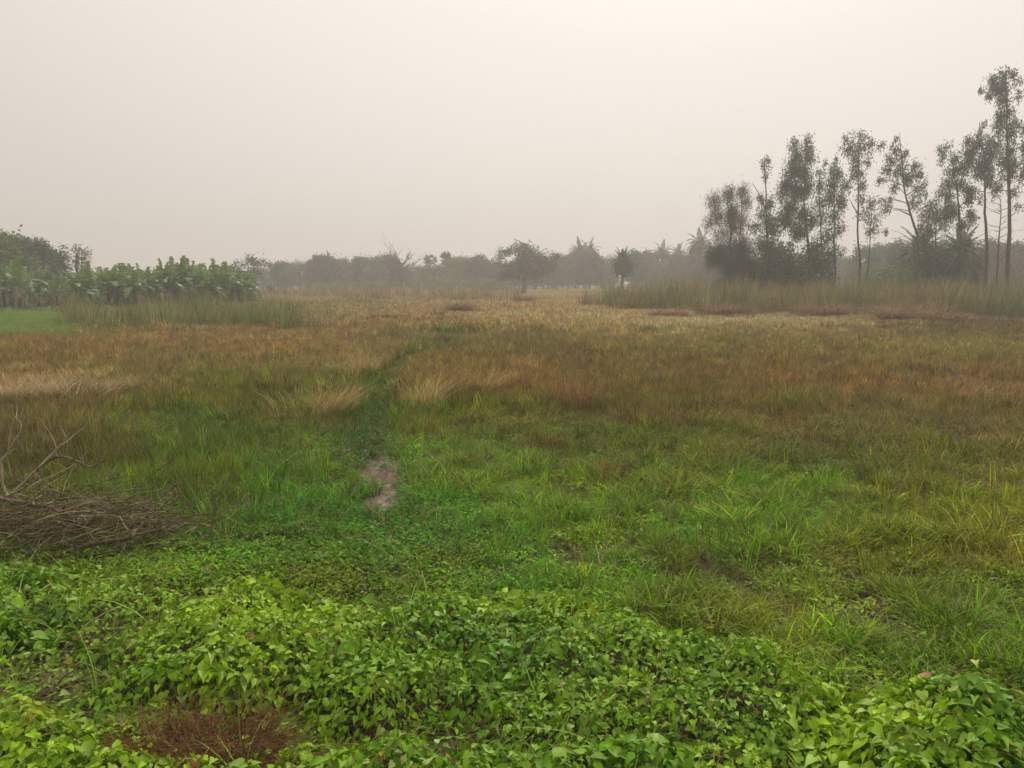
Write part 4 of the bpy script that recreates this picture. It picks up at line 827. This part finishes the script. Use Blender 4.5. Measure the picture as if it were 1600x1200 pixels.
TU = [(605, 504, .5, 1.0, 'low brown tussock left end of the distant row'), (680, 500, .55, .5, 'small dark tussock left of centre'), (717, 490, .8, 1.2, 'domed dark tussock near picture centre'), (820, 474, .9, 1.7, 'flat dark tussock below big spreading tree'), (1122, 494, .9, 2.2, 'wide brown tussock below the feathery tree'),
      (1045, 497, .6, 2.0, 'low reddish tussock left of the wide brown one'), (1290, 496, .9, 2.3, 'brown tussock in middle right of tan field'), (1432, 500, 1.15, 1.9, 'largest dark tussock in right part of tan field'), (1395, 505, .8, 1.2, 'smaller dark tussock touching the largest one'), (1470, 506, .75, 1.8, 'dark low tussock right of the largest one')]
for i, (a, b, h, s, lab) in enumerate(TU):
    o = clump(a, b, h * 1.15, s * .6, 800, (126, 102, 74), lab, 'dead_grass_tussock', .03, None, .35, 1.9, 1.0, 50 + i); o['group'] = 'dark tussocks of dead grass'
    o['category'] = 'tussock'
x, y = gnd(658, 523); mb = MB(); mb.tube([(0, 0, 0), (.01, 0, .12), (0, .01, .26)], [.06, .05, .045], 7); mb.tube([(0, 0, .12), (.05, 0, .2)], [.03, .02], 5); o = mb.build('wooden_stake', M_darkbark); o.location = (x, y, 0.12); tag(o, 'short dark stump of a stake beside far end of the green path', 'stake')

# ------------------------------------------------------------------ brushwood at left
def branch(name, pts, r0, r1, mat, label, twigs=(), seed=0, group='cut branches of the brush pile'):
    """pts: (px, py, distance)"""
    r = np.random.default_rng(seed); P = np.array([at(*p) for p in pts]); base = P[0].copy()
    def smooth(P, k=4):
        o_ = []
        for i in range(len(P) - 1):
            p0 = P[max(i - 1, 0)]; p1 = P[i]; p2 = P[i + 1]; p3 = P[min(i + 2, len(P) - 1)]
            for t in np.linspace(0, 1, k, endpoint=False): o_.append(.5 * ((2 * p1) + (-p0 + p2) * t + (2 * p0 - 5 * p1 + 4 * p2 - p3) * t * t + (-p0 + 3 * p1 - 3 * p2 + p3) * t ** 3))
        o_.append(P[-1]); return np.array(o_)
    mb = MB(); S = smooth(P) - base; S = S + r.normal(0, 1, S.shape) * .004; rr = np.linspace(r0, r1, len(S)) * (1 + .12 * r.normal(0, 1, len(S))); mb.tube(S, rr, 7)
    for tw in twigs:
        T = smooth(np.array([at(*p) for p in tw])) - base; mb.tube(T, np.linspace(r0 * .45, r1 * .5, len(T)), 5)
    for k in range(7):
        i = r.integers(2, len(S) - 1); d = r.normal(0, 1, 3); d[2] = abs(d[2]); d *= (.06 + .14 * r.random()) / np.linalg.norm(d); mb.tube([S[i], S[i] + d * .6 + r.normal(0, .01, 3), S[i] + d], [r1 * .9, r1 * .6, r1 * .3], 4)
    o = mb.build(name, mat); o.location = tuple(base); tag(o, label, 'branch', group); return o
branch('cut_branch', [(12, 775, 6.9), (4, 755, 6.9), (3, 722, 6.9), (16, 700, 6.9), (30, 676, 6.9), (33, 662, 6.9), (22, 650, 6.9)], .013, .004, M_palebark, 'pale hooked branch standing up at the left picture edge', [[(12, 705, 6.9), (16, 675, 6.9), (22, 652, 6.9)]], 1)
branch('cut_branch', [(-20, 800, 6.7), (10, 778, 6.75), (50, 742, 6.8), (85, 705, 6.9), (115, 682, 7.0), (133, 665, 7.0), (146, 638, 7.0)], .015, .003, M_palebark, 'long pale forked branch rising right out of the brush pile', [[(85, 705, 6.9), (98, 690, 6.9), (108, 676, 6.9)], [(103, 683, 6.9), (96, 668, 6.9), (96, 655, 6.9)], [(88, 700, 6.9), (80, 680, 6.9), (62, 655, 6.9)]], 2)
branch('cut_branch', [(-30, 772, 6.3), (0, 780, 6.3), (40, 787, 6.3), (75, 792, 6.3), (105, 805, 6.2), (130, 815, 6.15)], .028, .016, M_darkbark, 'thickest dark branch lying across the brush pile', [[(60, 790, 6.3), (55, 820, 6.2), (50, 850, 6.1)]], 3)
branch('cut_branch', [(85, 870, 5.75), (110, 860, 5.8), (150, 848, 5.85), (190, 843, 5.9), (225, 832, 5.95), (255, 827, 6.0)], .022, .014, M_darkbark, 'long mossy branch along front edge of the brush pile', [[(200, 842, 5.9), (204, 835, 5.9), (203, 828, 5.9)]], 4)
branch('cut_branch', [(262, 828, 6.0), (275, 830, 6.0), (285, 820, 6.05), (310, 820, 6.1), (345, 826, 6.1)], .014, .003, M_darkbark, 'short crooked branch at right tip of the brush pile', [[(255, 828, 6.0), (247, 810, 6.0), (238, 798, 6.05), (222, 790, 6.1)]], 5)
branch('cut_branch', [(55, 735, 6.8), (80, 717, 6.9), (100, 714, 6.9), (120, 722, 6.9), (142, 730, 6.9), (165, 718, 6.9)], .012, .008, M_darkbark, 'dark zigzag branch arching over back of the brush pile', [[(60, 738, 6.8), (55, 765, 6.7), (50, 800, 6.5)]], 6)
branch('cut_branch', [(100, 830, 6.0), (120, 822, 6.0), (140, 814, 6.0), (155, 808, 6.05)], .02, .017, M_darkbark, 'stubby broken branch pointing right in middle of the brush pile', [], 7)
branch('cut_branch', [(60, 790, 6.4), (110, 778, 6.5), (170, 782, 6.5), (215, 788, 6.4), (240, 800, 6.3)], .007, .004, M_darkbark, 'thin arching branch over right half of the brush pile', [], 8)
branch('cut_branch', [(20, 770, 6.5), (80, 745, 6.7), (120, 725, 6.9)], .006, .003, M_palebark, 'thin straight twig crossing behind the pale forked branch', [], 9)
branch('cut_branch', [(120, 765, 6.6), (160, 752, 6.7), (180, 747, 6.75), (192, 735, 6.8)], .007, .004, M_darkbark, 'short dark twig sticking up right behind the pile', [], 10)
branch('cut_branch', [(245, 735, 7.6), (260, 725, 7.6), (270, 720, 7.6)], .009, .006, M_darkbark, 'short dark stick in grass right behind the brush pile', [[(270, 722, 7.6), (280, 738, 7.5), (290, 752, 7.4)]], 11)
branch('fallen_branch', [(950, 884, 5.85), (975, 885, 5.85), (1005, 897, 5.7), (1045, 912, 5.6)], .008, .004, M_palebark, 'thin pale stick lying in grass above the creeper', [[(1018, 903, 5.65), (1025, 925, 5.6), (1026, 940, 5.5)]], 12, 'fallen sticks at the creeper edge')
branch('fallen_branch', [(1094, 870, 5.9), (1110, 883, 5.9), (1130, 900, 5.75), (1150, 918, 5.6), (1175, 938, 5.45)], .011, .005, M_darkbark, 'brown stick with dead leaves slanting down right in grass', [[(1110, 885, 5.9), (1130, 890, 5.9), (1150, 892, 5.9)], [(1140, 908, 5.7), (1180, 905, 5.7), (1215, 890, 5.7)]], 13, 'fallen sticks at the creeper edge')
branch('fallen_branch', [(1122, 958, 5.3), (1150, 950, 5.35), (1172, 940, 5.4), (1192, 935, 5.4)], .009, .006, M_darkbark, 'dark stick just above the creeper edge', [[(1150, 952, 5.3), (1200, 953, 5.3), (1245, 960, 5.25), (1280, 975, 5.2)]], 14, 'fallen sticks at the creeper edge')
branch('fallen_branch', [(932, 850, 6.1), (935, 872, 5.9), (940, 895, 5.7), (948, 925, 5.5)], .005, .003, M_palebark, 'thin upright dry stem left of the fallen pale stick', [], 15, 'fallen sticks at the creeper edge')

def brushwood():
    mb = MB(); r = np.random.default_rng(12); cols = [lin((148, 130, 104)), lin((108, 94, 74)), lin((190, 172, 138)), lin((124, 102, 80))]
    for i in range(800):
        u = r.random(); px = -120 + 370 * u ** 0.8 + r.normal(0, 10); D = 5.85 + 0.95 * r.random(); x = (px - 800) / 1200 * D
        top = 0.30 * (1 - ss(120, 280, px)) + .05
        z = 0.02 + top * r.random() ** 1.1 + float(height(np.array([x]), np.array([D]))[0])
        az = r.normal(0, .8) if r.random() < .6 else r.random() * 6.28; L_ = .15 + .5 * r.random(); d = np.array([math.cos(az), math.sin(az), r.normal(0, .26)]) * L_
        p = np.array([x, D, z]); b = r.normal(0, .03, 3); m = p + d * .5 + b; q = p + d; q[2] = max(q[2], .02)
        rr = .0018 + .004 * r.random() ** 2 + (.006 * r.random() if r.random() < .06 else 0); mb.tube([p, p + d * .25 + b * .8, m, p + d * .75 + b * .6 + r.normal(0, .01, 3), q], [rr, rr * .9, rr * .8, rr * .6, rr * .4], 4, cols[r.integers(0, 4)] * (.6 + .6 * r.random()))
    for i in range(330):      # thin twigs standing out of the back and right side
        px = -40 + 440 * r.random() ** 1.2; D = 6.0 + 1.4 * r.random(); x = (px - 800) / 1200 * D; z = float(height(np.array([x]), np.array([D]))[0]); L_ = .18 + .42 * r.random(); az = r.random() * 6.28
        p = np.array([x, D, z]); pts = [p]
        d = np.array([math.cos(az) * .6, math.sin(az) * .3, .8])
        for k in range(4): d = d + r.normal(0, .25, 3); pts.append(pts[-1] + d / np.linalg.norm(d) * L_ / 4)
        mb.tube(pts, np.linspace(.003, .001, 5), 4, cols[r.integers(0, 4)] * .9)
    o = mb.build('brushwood', M_dry); tag(o, kind='stuff')
    # rusty tangle of dead fern stems at the bottom
    mb = MB(); x0, y0 = gnd(315, 1185)
    for i in range(1300):
        a = r.random() * 6.28; q = np.sqrt(r.random()); x = x0 + .36 * q * math.cos(a); y = y0 - .02 + .22 * q * math.sin(a); z = float(height(np.array([x]), np.array([y]))[0]); pts = [np.array([x, y, z])]
        d = np.array([math.cos(a) * .7, math.sin(a) * .5, .9]); L_ = .16 + .2 * r.random()
        for k in range(5): d = d + r.normal(0, .45, 3) - [0, 0, .3]; pts.append(pts[-1] + d / np.linalg.norm(d) * L_ / 5)
        mb.tube(pts, np.linspace(.0016, .0007, 6), 3, (lin((146, 98, 62)) if r.random() < .7 else lin((176, 134, 92))) * (.5 + .6 * r.random()))
    o = mb.build('dead_fern_tangle', M_dry); tag(o, kind='stuff')
brushwood()

# ------------------------------------------------------------------ haze
def haze():
    x0, x1, y0, y1, z0, z1 = -460, 460, -80, 470, -1.2, 26
    V = [(x, y, z) for z in (z0, z1) for y in (y0, y1) for x in (x0, x1)]
    F = [(0, 2, 3, 1), (4, 5, 7, 6), (0, 1, 5, 4), (2, 6, 7, 3), (0, 4, 6, 2), (1, 3, 7, 5)]
    m, t = nodes('haze'); o = t.nodes.new('ShaderNodeOutputMaterial'); p = t.nodes.new('ShaderNodeVolumePrincipled')
    p.inputs['Density'].default_value = 0.0027; p.inputs['Color'].default_value = (0.94, 0.93, 0.92, 1); p.inputs['Anisotropy'].default_value = 0.35
    t.links.new(p.outputs[0], o.inputs['Volume'])
    ob = put('haze', np_mesh('haze', V, [np.array(F)], None, [m])); tag(ob, kind='stuff')
haze()
